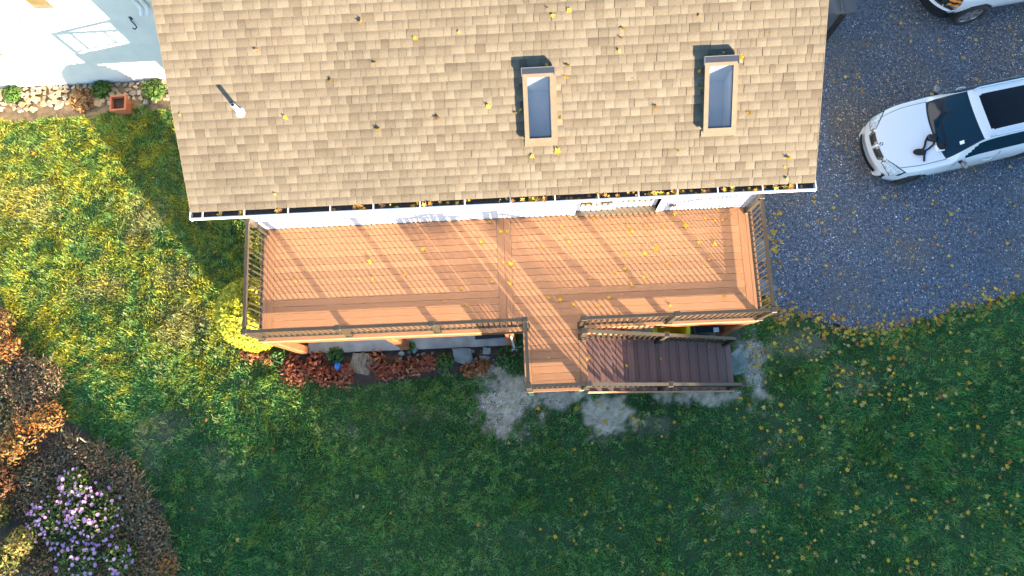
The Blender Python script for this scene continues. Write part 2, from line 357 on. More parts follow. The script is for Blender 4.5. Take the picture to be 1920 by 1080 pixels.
# shingles: overlapping tabs, every one with its own width, thickness and shade
EXPO = .1432; rows = int((RIDGE-EY)*sl_/EXPO); tabs = []
for k in range(rows+1):
    x = RX0-.01; x += 0
    tone = .5
    while x < RX1-.02:
        wd = float(rng.choice([.09, .13, .17, .20, .24], p=[.12, .24, .30, .22, .12]))
        if x+wd > RX1-.04: wd = RX1+.01-x
        t = float(np.clip(rng.normal(.64, .27), 0, 1)); tabs.append((k, x, wd, t, float(rng.choice([.004, .006, .010, .013])))); x += wd
light, darkc = np.array((.228, .190, .138)), np.array((.132, .102, .070))
def tabgeo(wd, th, t):
    # local: x along the eave, y up the slope, z out of the roof
    L = EXPO+.045; g = .0025; sk = .006
    V = [(g, 0, .002), (wd-g, 0, .002), (wd-g+sk*0, L, -.001), (g, L, -.001), (g, 0, .002+th), (wd-g, 0, .002+th), (wd-g, EXPO*.62, .002+th*.85), (g, EXPO*.62, .002+th*.85), (wd-g, L, .001), (g, L, .001)]
    F = [(4, 5, 6, 7), (7, 6, 8, 9), (0, 1, 5, 4), (1, 2, 8, 6, 5), (3, 0, 4, 7, 9)]
    c = light*t+darkc*(1-t); cl_ = c*.45+.55*(light*.15+darkc*.85) if int(t*1000) % 5 < 3 else c*.95; c3 = c*.62
    Cc = [cl_, c, c3, c3, cl_*1.05, c, c*.9, cl_*.85, c3, c3*.9]
    return V, F, Cc
ROT = Matrix(((1, 0, 0), (0, 1/sl_, -MS/sl_), (0, MS/sl_, 1/sl_)))
def roofpt(x, s, h=0): return Vector((x, EY-.02, rz(EY-.02)))+Vector((0, s/sl_, s*MS/sl_))+nrm*h
def on_screen(p, mg=0):
    d = RW.transposed() @ (Vector(p)-Vector((0, 0, CAMZ))); u, v = 960+FPX*d.x/d.z, 540+FPX*d.y/d.z
    return (-mg < u < 1920+mg and -mg < v < 1080+mg), u, v, d.z
cand = []
for i, (k, x, wd, t, th) in enumerate(tabs):
    ok, u, v, dz = on_screen(roofpt(x+wd/2, k*EXPO+.07))
    inside = any(s_['x0']-.02 < x+wd/2 < s_['x1']+.02 and s_['s0'] < k*EXPO+.07 < s_['s1'] for s_ in SKYL)
    if ok and not inside: cand.append((wd/dz, i))
cand.sort(reverse=True); single = {i for _, i in cand[:300]}
cache = {}; rv, rf, rc = [], [], []
for i, (k, x, wd, t, th) in enumerate(tabs):
    p = roofpt(x, k*EXPO)
    if any(h[0]-.06 < x and x+wd < h[1]+.06 and h[2]-.07 < k*EXPO and (k+1)*EXPO+.03 < h[3]+.07 for h in hol): continue
    if any(x < h[1]-.0 and x+wd > h[0]+.0 and k*EXPO < h[3] and (k+1)*EXPO+.045 > h[2] for h in hol):
        continue
    if i in single:
        wz = round((.80+.36*float(fbm(x*.55, k*EXPO*.22, 98))+.10*(float(vnoise(x*1.7, k*.05, 99))-.5))*20)/20
        key = (round(wd, 2), round(t*6)/6, th, wz)
        if key not in cache: g = tabgeo(*[key[0], key[2], key[1]]); g = (g[0], g[1], [q*wz for q in g[2]]); cache[key] = mesh('shingle', g[0], g[1], m_shing, np.array(g[2]))
        o = inst('shingle', cache[key], p, (math.atan(MS), 0, 0), parent=roof)
    else:
        g = tabgeo(wd, th, t); wz = .80+.36*float(fbm(x*.55, k*EXPO*.22, 98))+.10*(float(vnoise(x*1.7, k*.05, 99))-.5); g = (g[0], g[1], [q*wz for q in g[2]]); n = len(rv); rv += [tuple(ROT @ Vector(q)+p) for q in g[0]]; rf += [tuple(a+n for a in f) for f in g[1]]; rc += g[2]
o = obj('shingles', rv, rf, m_shing, roof, np.array(rc)); o['kind'] = 'stuff'
# back slope: plain courses
mb = MB()
for k in range(40):
    y = 2*RIDGE-EY-k*.128
    if y > RIDGE: mb.add([(RX0, y, rz(2*RIDGE-y)+.012), (RX1, y, rz(2*RIDGE-y)+.012), (RX1, y-.15, rz(2*RIDGE-y+.15)+.004), (RX0, y-.15, rz(2*RIDGE-y+.15)+.004)], [(0, 1, 2, 3)], tuple(light*.8))
mb.build('back_course', m_shing, roof)
# gutter: trough, front lip, end caps, hangers
gy0, gy1 = EY-.135, EY+.03
mb = MB(); mb.box(RX0-.01, RX1+.01, gy0+.014, gy1-.003, 4.995, 5.00); mb.box(RX0-.01, RX1+.01, gy1-.004, gy1-.001, 5.0, 5.085); mb.build('gutter_trough', m_gutin, house)
mb = MB(); mb.box(RX0-.012, RX1+.012, gy0, gy0+.014, 4.975, 5.09); mb.box(RX0-.012, RX1+.012, gy0-.014, gy0, 5.065, 5.092); mb.box(RX0-.03, RX0-.012, gy0-.014, gy1, 4.975, 5.09); mb.box(RX1+.012, RX1+.03, gy0-.014, gy1, 4.975, 5.09)
gut = mb.build('gutter', m_trim, house)
hx = [unpx(p, 398, 5.09).x for p in (380, 458, 540, 619, 700, 788, 872, 958, 1042, 1124, 1200, 1274, 1350, 1435, 1500)]
for x in hx: MB().box(x-.012, x+.012, gy0+.002, gy1, 5.088, 5.095).build('hanger', m_trim, gut)
# patio door: frame, two panels with panes, threshold
pd = MB(); pd.box(DX0-.09, DX0, WY-.03, WY+.16, H, 4.95); pd.box(DX1, DX1+.09, WY-.03, WY+.16, H, 4.95); pd.box(DX0, DX1, WY-.03, WY+.16, 4.86, 4.95)
door = pd.build('patio_door', m_trim, house)
MB().box(DX0, DX1, WY-.06, WY+.14, H+.002, H+.045).build('threshold', m_bronze2, door)
for k in (0, 1):
    a = DX0+k*(DX1-DX0)/2; b = a+(DX1-DX0)/2; yo = WY+.05+.045*k
    q = MB(); q.box(a+.002, a+.10, yo, yo+.04, H+.05, 4.85); q.box(b-.10, b-.002, yo, yo+.04, H+.05, 4.85); q.box(a+.10, b-.10, yo, yo+.04, H+.05, H+.33); q.box(a+.10, b-.10, yo, yo+.04, 4.74, 4.85); q.build('door_panel', m_trim, door)
    MB().box(a+.10, b-.10, yo+.015, yo+.022, H+.33, 4.74).build('pane', m_pane, door)
    c = (a+b)/2; V = [(a+.12, yo+.013, 4.70), (b-.12, yo+.013, 4.70), (b-.12, yo+.013, 4.1), (c+.06, yo+.013, H+.42), (c-.06, yo+.013, H+.42), (a+.12, yo+.013, 4.1)]
    obj('pale_wedge', V, [(0, 1, 2, 3, 4, 5)], m_pale_wedge, door)  # pale tapering shape laid against each pane
MB().box(DX1+.02, DX1+.035, WY-.035, WY-.03, H+.9, H+1.1).build('handle', m_gray, door)
v = MB(); v.box(2.88, 3.02, WY-.03, WY-.017, H+.30, H+.42); v.box(2.89, 3.01, WY-.036, WY-.03, H+.32, H+.335); v.box(2.89, 3.01, WY-.036, WY-.03, H+.37, H+.385); v.build('wall_vent', m_gray, house)
# roof vent pipe
pb = px_roof(450, 211); pr = []
bt = MB(); ring = 18
V = []; Fq = []
for j, (rr, zz) in enumerate(((.092, -.02), (.088, .012), (.062, .03), (.052, .07), (.040, .075))):
    V += [(pb.x+rr*math.cos(a), pb.y+rr*math.sin(a)*(1.0), pb.z+zz+(MS*rr*math.sin(a) if j < 3 else 0)) for a in [2*math.pi*k/ring for k in range(ring)]]
for j in range(4): Fq += [(j*ring+k, j*ring+(k+1) % ring, (j+1)*ring+(k+1) % ring, (j+1)*ring+k) for k in range(ring)]
flange = obj('vent_flashing', V, Fq, m_pvc, house, smooth=True)
MB().tube([(pb.x, pb.y, pb.z-.02), (pb.x, pb.y, pb.z+.30)], .038, 14).build('vent_pipe', m_pvc, house)
MB().tube([(pb.x, pb.y, pb.z+.301), (pb.x, pb.y, pb.z+.304)], .026, 12).build('pipe_bore', m_blk, flange)
# skylights
for n_, s_ in enumerate(SKYL):
    x0, x1, s0, s1 = s_['x0'], s_['x1'], s_['s0'], s_['s1']
    def rb(mb, a, b, c, d, h0, h1):
        V = [roofpt(x, s, h) for h in (h0, h1) for x, s in ((a, c), (b, c), (b, d), (a, d))]; mb.add(V, BF)
    t = .075
    mb = MB()
    for a, b, c, d in ((x0+.03, x0+t, s0+.03, s1-.03), (x1-t, x1-.03, s0+.03, s1-.03), (x0+t, x1-t, s0+.03, s0+t), (x0+t, x1-t, s1-t, s1-.03)): rb(mb, a, b, c, d, -.02, .085)
    sk_ = mb.build('skylight', m_flash, house)
    mb = MB(); V = [roofpt(x, s, .08) for x, s in ((x0+t+.001, s0+t+.001), (x1-t-.001, s0+t+.001), (x1-t-.001, s1-t-.001), (x0+t+.001, s1-t-.001))]
    V += [q+Vector((0, 0, -.55)) for q in V]; mb.add(V, [(0, 1, 5, 4), (1, 2, 6, 5), (2, 3, 7, 6), (3, 0, 4, 7), (4, 5, 6, 7)]); mb.build('light_shaft', m_shaft, sk_)
    for a, b, c, d in ((x0, x0+t, s0, s1), (x1-t, x1, s0, s1), (x0+t, x1-t, s0, s0+t), (x0+t, x1-t, s1-t, s1)):
        mb = MB(); rb(mb, a, b, c, d, .086, .135); mb.build('sash', m_bronze2, sk_)
    mb = MB(); rb(mb, x0-.012, x1+.012, s1-.02, s1+.075, .04, .145); mb.build('head_cover', m_flash, sk_)
    mb = MB(); rb(mb, x0-.016, x1+.016, s1+.075, s1+.084, .05, .150); rb(mb, x0-.016, x0-.008, s1-.06, s1+.075, .05, .150); rb(mb, x1+.008, x1+.016, s1-.06, s1+.075, .05, .150); mb.build('cover_edge', m_gray, sk_)
    mb = MB(); rb(mb, x0+t, x1-t, s0+t, s1-t, .10, .112); mb.build('pane', m_skyglass, sk_)
    mb = MB(); rb(mb, x0-.01, x1+.03, s0-.07, s0+.028, .002, .022); mb.build('apron', m_bronze2, sk_)
    mb = MB(); rb(mb, x1-.029, x1+.035, s0, s1, .002, .03); mb.build('side_flashing', m_bronze2, sk_)
# gray lean-to on the east side
lt = thing('lean_to', (6.0, 9.6, 0), 'gray lean-to with black corner post beside the driveway', 'lean-to')
gc = unpx(1590, 25, 2.6)
mb = MB(); mb.box(WX1+.002, gc.x-.14, gc.y+.02, gc.y+.12, 0, 2.55); mb.build('wall', m_grayside, lt)
MB().box(gc.x-.138, gc.x, gc.y, gc.y+.14, 0, 2.57).build('post', m_blk, lt)
MB().box(WX1+.002, gc.x+.17, gc.y+.0, gc.y+3.0, 2.575, 2.66).build('roof', m_grayside, lt)
for k in range(5): MB().box(WX1+.3+k*.55, WX1+.33+k*.55, gc.y+.004, gc.y+3, 2.662, 2.685).build('roof_rib', m_grayside, lt)

# ------------------------------------------------------------------ white building to the north-west
WB = 9.28
wb = thing('white_building', (-11, WB, 0), 'white stucco building with small tan windows behind the rubble strip', 'building')
wins = [(-10.58, -10.02, 3.24, 4.4), (-13.15, -12.47, 1.46, 2.7), (-13.15, -12.6, 3.5, 4.5), (-7.4, -6.9, 3.6, 4.5)]
def wallgrid(x0, x1, z0, z1, holes):
    xs = sorted({x0, x1, *[h[0] for h in holes], *[h[1] for h in holes]}); zs = sorted({z0, z1, *[h[2] for h in holes], *[h[3] for h in holes]}); mb = MB()
    for a, b in zip(xs[:-1], xs[1:]):
        for c, d in zip(zs[:-1], zs[1:]):
            if not any(h[0] <= (a+b)/2 <= h[1] and h[2] <= (c+d)/2 <= h[3] for h in holes): mb.add([(a, WB, c), (b, WB, c), (b, WB, d), (a, WB, d)], [(0, 1, 2, 3)])
    for a, b, c, d in holes:
        q = .12; mb.add([(a, WB, c), (b, WB, c), (b, WB, d), (a, WB, d), (a, WB+q, c), (b, WB+q, c), (b, WB+q, d), (a, WB+q, d)], [(0, 4, 5, 1), (1, 5, 6, 2), (2, 6, 7, 3), (3, 7, 4, 0)])
    return mb
mb = wallgrid(-22, WX0-.002, -.05, 5.6, wins); mb.box(-22, WX0-.002, WB+.13, 16, -.05, 5.58); mb.build('wall', m_stucco, wb)
for a, b, c, d in wins:
    fr = MB(); fr.box(a+.001, a+.04, WB+.05, WB+.11, c, d-.001); fr.box(b-.04, b-.001, WB+.05, WB+.11, c, d-.001); fr.box(a+.04, b-.04, WB+.05, WB+.11, c, c+.04); fr.box(a+.04, b-.04, WB+.05, WB+.11, d-.04, d-.001)
    fo = fr.build('window', m_trim, wb); MB().box(a+.04, b-.04, WB+.07, WB+.085, c+.04, d-.04).build('pane', m_wpane, fo)
    MB().box(a-.08, b+.10, WB-.06, WB-.001, c-.08, c-.005).build('sill', m_stucco, fo)
    MB().box(a-.05, b+.08, WB-.03, WB-.001, c-.36, c-.30).build('sill_band', m_stucco, fo)
rfw = MB(); rfw.box(-22.3, WX0-.003, WB-.35, 16.3, 5.62, 5.75); rfw.build('roof', m_under, wb)
for hx_, hz_, lb in ((-8.65, 2.76, 'black iron wall hook on the shaded part of the white wall'), (-11.11, 2.85, 'pale iron wall hook on the sunlit part of the white wall')):
    h = MB(); h.tube([(hx_, WB-.001, hz_+.10), (hx_, WB-.05, hz_+.10), (hx_, WB-.06, hz_+.04), (hx_, WB-.06, hz_-.10), (hx_+.01, WB-.09, hz_-.14), (hx_-.02, WB-.15, hz_-.12), (hx_-.03, WB-.16, hz_-.05)], .014, 8)
    h.box(hx_-.03, hx_+.03, WB-.012, WB-.001, hz_+.05, hz_+.15)
    props(h.build('wall_hook', m_black if hx_ > -10 else m_gray), lb, 'hook')
dsp = thing('downspout', (-8.1, WB, 3.2), 'pair of white downspouts ending high on the shaded white wall', 'downspout')
for k, xx in enumerate((-8.17, -8.03)): MB().tube([(xx, WB-.06, 5.55), (xx, WB-.06, 3.4), (xx, WB-.10, 3.28), (xx-.02, WB-.2, 3.22)], .045, 10).build('pipe', m_trim, dsp)

# ------------------------------------------------------------------ patio slab under the deck
mb = MB(); mb.box(-5.42, 4.45, 1.9, WY-.004, -.05, .06); patio = props(mb.build('patio', m_conc), kind='structure')

# ------------------------------------------------------------------ deck
deck = thing('deck', (-.5, 3.0, 0), 'raised brown composite deck with bronze railings along the house', 'deck')
BX = {}
def board(parent, x0, x1, y0, y1, zt, th=.025, name='board', along='x', mt=None):
    L = (x1-x0) if along == 'x' else (y1-y0); W = (y1-y0) if along == 'x' else (x1-x0)
    key = (round(L, 3), round(W, 4), th, name)
    if key not in BX:
        c = .003; l, w_ = L/2, W/2
        V = [(-l, -w_, -th), (l, -w_, -th), (l, w_, -th), (-l, w_, -th), (-l, -w_, -c), (l, -w_, -c), (l, w_, -c), (-l, w_, -c), (-l, -w_+c, 0), (l, -w_+c, 0), (l, w_-c, 0), (-l, w_-c, 0)]
        Fb = [(0, 3, 2, 1), (0, 1, 5, 4), (2, 3, 7, 6), (4, 5, 9, 8), (6, 7, 11, 10), (8, 9, 10, 11), (1, 2, 6, 10, 9, 5), (3, 0, 4, 8, 11, 7)]
        BX[key] = mesh(name, V, Fb, mt or m_deck)
    return inst(name, BX[key], ((x0+x1)/2, (y0+y1)/2, zt), (0, 0, 0 if along == 'x' else math.pi/2), parent=parent)
G = .006; BW = .1431
DW0, DW1, DF = -5.585, 4.625, 1.878
lines = [4.155-BW*k for k in range(16)]           # joints counted from the wall
cx0, cx1 = -.645, -.355                            # two divider boards
xin0, xin1 = DW0+.286, DW1-.286
for a, b in ((xin0, cx0-.003), (cx1+.003, xin1)):
    ys = [WY-.018]+lines
    for k in range(len(ys)-1): board(deck, a+G/2, b-G/2, ys[k+1]+G/2, ys[k]-G/2, H)
for a, b in ((DW0, DW0+BW-G/2), (DW0+BW+G/2, DW0+2*BW-G/2), (cx0, (cx0+cx1)/2-G/2), ((cx0+cx1)/2+G/2, cx1), (DW1-2*BW+G/2, DW1-BW-G/2), (DW1-BW+G/2, DW1)):
    board(deck, a, b, lines[-1]+G/2, WY-.018, H, along='y')
LX0, LX1, LF = -.19, 1.06, .642
board(deck, DW0, LX0+.14-G/2, DF, lines[-1]-G/2, H); board(deck, LX1-.14+G/2, DW1, DF, lines[-1]-G/2, H)
# landing
yl = lines[-1]
k = 0
lys = [yl]
while lys[-1]-BW > LF+.12: lys.append(lys[-1]-BW)
for a, b in zip(lys[:-1], lys[1:]): board(deck, LX0+.14+G/2, LX1-.14-G/2, b+G/2, a-G/2, H)
if lys[-1]-LF-.14 > .02: board(deck, LX0+.14+G/2, LX1-.14-G/2, LF+.14+G/2, lys[-1]-G/2, H)
board(deck, LX0, LX0+.14-G/2, LF+.14+G/2, DF-G, H, along='y'); board(deck, LX1-.14+G/2, LX1, LF+.14+G/2, DF-G, H, along='y')
board(deck, LX0, LX1, LF, LF+.14-G/2, H)
# fascia and framing
ft, fz = .022, .30
def fas(x0, x1, y0, y1, z0=H-fz, z1=H-.027): MB().box(x0, x1, y0, y1, z0, z1).build('fascia', m_fascia, deck)
fas(DW0+.02, LX0+.02, DF+.016, DF+.038); fas(LX1-.02, DW1-.02, DF+.016, DF+.038); fas(DW0+.016, DW0+.038, DF+.039, WY-.02); fas(DW1-.038, DW1-.016, DF+.039, WY-.02)
fas(LX0+.016, LX0+.038, LF+.039, DF+.015); fas(LX0+.016, LX1-.016, LF+.016, LF+.038); fas(LX1-.038, LX1-.016, 1.76, DF+.015)
for x in np.arange(DW0+.1, DW1-.05, .405): MB().box(x-.019, x+.019, DF+.04, WY-.02, H-.265, H-.026).build('joist', m_joist, deck)
MB().box(DW0+.04, DW1-.04, 1.96-.07, 1.96+.07, H-.50, H-.266).build('beam', m_cedar, deck)
MB().box(LX0+.05, LX1-.05, LF+.06, LF+.10, H-.265, H-.026).build('joist', m_joist, deck); MB().box(LX0+.05, LX1-.05, 1.2, 1.24, H-.265, H-.026).build('joist', m_joist, deck)
for x in (-5.50, -3.03, -.50, 2.0, 4.45): MB().bbox(x-.098, x+.098, 1.89, 2.086, .03, H-.502, .03).build('support_post', m_cedar, deck)
for x in (-.09, .98): MB().bbox(x-.055, x+.055, LF+.03, LF+.14, -.05, H-.266, .006).build('landing_post', m_treated, deck)
# railings
me_bal = {}
def baluster(parent, x, y, z0, z1, mat):
    h = round(z1-z0, 3)
    if (h, mat.name) not in me_bal:
        q = MB(); q.box(-.012, .012, -.012, .012, 0, h); me_bal[(h, mat.name)] = mesh('baluster', q.v, q.f, mat)
    inst('baluster', me_bal[(h, mat.name)], (x, y, z0), parent=parent)
def rpost(parent, x, y, zb, h, mat=None):
    mat = mat or m_bronze
    q = MB(); q.bbox(x-.05, x+.05, y-.05, y+.05, zb, zb+h, .006); p = q.build('railing_post', mat, parent)
    q = MB(); q.bbox(x-.058, x+.058, y-.058, y+.058, zb+h-.03, zb+h+.018, .012); q.build('post_cap', mat, p)
    q = MB(); q.bbox(x-.075, x+.075, y-.075, y+.075, zb+.001, zb+.035, .012); q.build('post_base', mat, p)
def rail(parent, a, b, z0, z1, mat=None, pitch=.112):
    mat = mat or m_bronze
    a = Vector((*a, z0)); b = Vector((*b, z1)); d = (b-a); l = Vector((d.x, d.y, 0)).length; u = d/l
    a2 = a+u*.051; b2 = b-u*.051
    for zc, wd, ht, nm in ((.955, .062, .045, 'top_rail'), (.905, .040, .05, 'top_rail'), (.115, .042, .042, 'bottom_rail')):
        MB().beam(a2+Vector((0, 0, zc)), b2+Vector((0, 0, zc)), wd, ht).build(nm, mat, parent)
    n = max(2, int(round((l-.1)/pitch)))
    for k in range(1, n):
        p = a2.lerp(b2, k/n); baluster(parent, p.x, p.y, p.z+.130, p.z+.885, mat)
ry, rw, re = 1.965, -5.50, 4.535
PX = [rw, -3.70, -1.90, -.125]
for x in PX: rpost(deck, x, ry, H, .965)
for a, b in zip(PX[:-1], PX[1:]): rail(deck, (a, ry), (b, ry), H, H)
PX = [.985, 2.735, re]
for x in PX: rpost(deck, x, ry-.02, H, .965)
for a, b in zip(PX[:-1], PX[1:]): rail(deck, (a, ry-.02), (b, ry-.02), H, H)
for x, yy in ((rw, ry), (re, ry-.02)):
    rpost(deck, x, 4.165, H, .965); rail(deck, (x, yy), (x, 4.165), H, H)
lsx, lsy, lex = -.115, .715, 1.0
rpost(deck, lsx, lsy, H, .965); rpost(deck, lex, lsy, H, .965)
rail(deck, (-.125, ry), (lsx, lsy), H, H); rail(deck, (lsx, lsy), (lex, lsy), H, H, pitch=.105)

# ------------------------------------------------------------------ staircase
st = thing('staircase', (2.9, 1.2, 0), 'brown composite staircase with dark railings descending from the deck landing', 'staircase')
RUN, RISE, NT = .2535, .1853, 14
SY0, SY1 = .62, 1.765
for k in range(1, NT+1):
    z = H-k*RISE; x0 = LX1+(k-1)*RUN-.002; 
    board(st, x0+.004, x0+.138, SY0, SY1, z, .025, 'tread', 'y', m_tread); board(st, x0+.145, x0+.281, SY0, SY1, z, .025, 'tread', 'y', m_tread)
    MB().box(x0-.014, x0+.002, SY0+.02, SY1-.02, z+.001, z+RISE-.026).build('riser', m_tread, st)
MB().box(LX1+NT*RUN-.014, LX1+NT*RUN+.002, SY0+.02, SY1-.02, .0, RISE-.027).build('riser', m_tread, st)
for y0, y1 in ((SY0-.032, SY0-.008), (SY1+.008, SY1+.032), (1.17, 1.21)):
    z = lambda x: H-(x-LX1)/RUN*RISE
    xa2, xb2 = LX1+.001, LX1+NT*RUN+.03
    top = -.19 if y0 == 1.17 else -.02
    V = [(x, y, max(z(x)+dz, .005)) for y in (y0, y1) for x, dz in ((xa2, top), (xb2, top), (xb2, -.36), (xa2, -.36))]
    MB().add(V, [(0, 1, 2, 3), (7, 6, 5, 4), (0, 4, 5, 1), (1, 5, 6, 2), (2, 6, 7, 3), (3, 7, 4, 0)]).build('stringer', m_fascia if y0 != 1.17 else m_joist, st)
def srz(x): return H-(x-LX1)/RUN*RISE
yS, yN = .70, 1.70
rpost(st, .985, yN, H, .965)
for y, xs in ((yN, (.985, 2.72, 4.50)), (yS, (1.0, 2.72, 4.55))):
    for x in xs[1:]:
        zb = H-math.ceil((x-LX1)/RUN)*RISE; rpost(st, x, y, zb, srz(x)+1.02-zb)
    for a, b in zip(xs[:-1], xs[1:]):
        za_ = srz(a)-.03 if a > 1.1 else H-.02; rail(st, (a, y), (b, y), za_+.06, srz(b)+.03, m_bronze, .118)

# ------------------------------------------------------------------ things under and around the deck
bx = lambda *a: MB().box(*a)
dm = thing('door_mat', (-.95, 2.3, .06), 'dark mat lying on the patio beside the middle deck post', 'mat')
c0 = unpx(930, 630, .07); obj('mat', [(-1.38, 2.07, .062), (-.57, 2.10, .062), (-.57, 2.65, .062), (-1.38, 2.62, .062), (-1.38, 2.07, .075), (-.57, 2.10, .075), (-.57, 2.65, .075), (-1.38, 2.62, .075)], BF, m_mat, dm)
q = MB(); cx, cy = -1.14, 2.27
q.add([(cx-.10, cy+.025, .0765), (cx+.10, cy+.03, .0765), (cx+.10, cy+.05, .0765), (cx-.10, cy+.045, .0765)], [(0, 1, 2, 3)]); q.add([(cx-.04, cy-.07, .0765), (cx, cy-.08, .0765), (cx+.04, cy+.024, .0765), (cx-.03, cy+.024, .0765)], [(0, 1, 2, 3)])
q.build('mark', m_treated, dm)
jp = thing('metal_pole', (-.45, 1.86, .05), 'white metal pole with lugged foot against the middle deck post', 'pole')
MB().tube([(-.45, 1.85, .08), (-.455, 1.85, 2.2)], .022, 10).build('shaft', m_steel, jp)
q = MB(); q.bbox(-.51, -.39, 1.79, 1.90, .0, .08, .012)
for sx in (-.525, -.415):
    for sy in (1.755, 1.875): q.bbox(sx, sx+.045, sy, sy+.045, .0, .09, .008)
q.build('foot', m_steel, jp)
yb = thing('yellow_tub', (3.15, 2.5, .06), 'yellow plastic tub standing on the patio under the deck', 'tub')
V = []; n = 20
for j, (rx_, ry_, zz) in enumerate(((.27, .2, .06), (.36, .29, .82), (.42, .34, .83), (.42, .34, .87), (.34, .27, .87), (.25, .18, .2))):
    V += [(3.17+rx_*math.copysign(abs(math.cos(a))**.5, math.cos(a)), 2.38+ry_*math.copysign(abs(math.sin(a))**.5, math.sin(a))-.28, zz) for a in [2*math.pi*k/n for k in range(n)]]
obj('shell', V, [(j*n+k, j*n+(k+1) % n, (j+1)*n+(k+1) % n, (j+1)*n+k) for j in range(5) for k in range(n)]+[tuple(5*n+k for k in range(n))], m_yellow, yb, smooth=False)
q = MB(); q.box(3.56, 3.64, 1.78, 1.86, .70, .86); q.build('handle', m_yellow, yb)
db = thing('storage_bin', (3.95, 2.5, .06), 'dark lidded storage bin with shiny corner next to the yellow tub', 'bin')
q = MB(); q.bbox(3.70, 4.24, 1.93, 2.61, .06, .80, .03); q.build('body', m_dark, db); q = MB(); q.bbox(3.67, 4.27, 1.88, 2.66, .80, .88, .02); q.build('lid', m_dark, db)
q = MB(); q.bbox(4.10, 4.22, 1.91, 2.01, .881, .90, .008); q.build('shiny_corner', m_steel, db)  # small steel block forms the lid's shiny corner
be = []
for j in range(7):
    t_ = math.pi*j/6; be += [(-4.69+.085*math.sin(t_)*math.cos(a), 1.57+.12*math.sin(t_)*math.sin(a), .11+.08*math.cos(t_)) for a in [2*math.pi*k/14 for k in range(14)]]
props(obj('garden_ball', be, [(j*14+k, (j+1)*14+k, (j+1)*14+(k+1) % 14, j*14+(k+1) % 14) for j in range(6) for k in range(14)], m_blue, smooth=True), 'small bright blue ball among the red plants', 'ball')

def stone_poly(rx, ry, n, ang, jit=.25):
    a0 = rng.uniform(0, 6.28); P = []
    for k in range(n):
        a = a0+2*math.pi*(k+rng.uniform(-.28, .28))/n; r_ = 1+rng.uniform(-jit, jit)
        x, y = rx*r_*math.cos(a), ry*r_*math.sin(a); P.append((x*math.cos(ang)-y*math.sin(ang), x*math.sin(ang)+y*math.cos(ang)))
    return P
def slab(name, px, z, mat, label, cat='stone', th=.09):
    P = [tuple(unpx(a, b, z)[:2]) for a, b in px]
    P = P if sum(P[i][0]*P[(i+1) % len(P)][1]-P[(i+1) % len(P)][0]*P[i][1] for i in range(len(P))) > 0 else P[::-1]
    D = []
    for i in range(len(P)):                       # ragged rim
        a, b = Vector(P[i]), Vector(P[(i+1) % len(P)])
        for k in range(3): q_ = a.lerp(b, k/3); D.append((q_.x+rng.uniform(-.012, .012), q_.y+rng.uniform(-.012, .012)))
    V, Fs = prism(D, z-th, z, .02, [rng.uniform(-.012, .012) for _ in D])
    return props(obj(name, V, Fs, mat), label, cat)
slab('boulder', [(662, 662), (692, 662), (700, 672), (690, 704), (668, 700), (655, 690)], .13, m_slab, 'large tan ridged boulder among the red plants', th=.2)
slab('boulder', [(848, 653), (884, 653), (886, 680), (872, 686), (852, 676)], .12, m_teal, 'large gray-green boulder beside the patio edge', th=.2)
slab('boulder', [(905, 652), (920, 652), (920, 664), (906, 664)], .10, m_teal, 'small greenish square stone right of the gray-green boulder', th=.16)
slab('boulder', [(898, 666), (918, 668), (914, 680), (900, 676)], .06, m_teal, 'flat greenish stone below the small square stone', th=.1)
slab('flagstone', [(1368, 664), (1386, 651), (1394, 660), (1402, 690), (1400, 700), (1373, 704)], .05, m_teal, 'blue-gray flagstone at the foot of the staircase')
slab('flagstone', [(1412, 440), (1436, 452), (1448, 478), (1436, 492), (1412, 486)], .05, m_teal, 'pointed blue-green flagstone by the driveway, nearer the house')
slab('flagstone', [(1420, 522), (1444, 526), (1459, 540), (1440, 553), (1422, 552)], .05, m_teal, 'pointed gray flagstone by the driveway, nearer the deck corner')
# rubble strip along the white building
strip = thing('rubble_strip', (-11.5, 9.0, 0), 'strip of pale rubble stones along the foot of the white building', 'rubble')
svar = []
for i in range(9):
    V, Fs = prism(stone_poly(.11, .085, int(rng.integers(4, 7)), rng.uniform(0, 3)), -.03, .05, .12, rng.uniform(-.012, .012, 8))
    svar.append(mesh('stone', V, Fs, m_stone, np.tile(np.array([(.38, .30, .19), (.44, .36, .25), (.33, .29, .24), (.42, .29, .15)][i % 4]), (len(V), 1))))
yy = 9.20
while yy > 8.62:
    x = -14.6+rng.uniform(0, .1)
    while x < -8.3:
        if not (rng.random() < .05 or (yy < 8.72 and rng.random() < .5)):
            s_ = rng.uniform(.75, 1.3); inst('stone', svar[int(rng.integers(9))], (x, yy+rng.uniform(-.03, .03), rng.uniform(.0, .03)), (rng.uniform(-.1, .1), rng.uniform(-.1, .1), rng.uniform(0, 6.28)), (s_, s_*rng.uniform(.8, 1.1), 1), strip)
        x += rng.uniform(.135, .205)
    yy -= .135
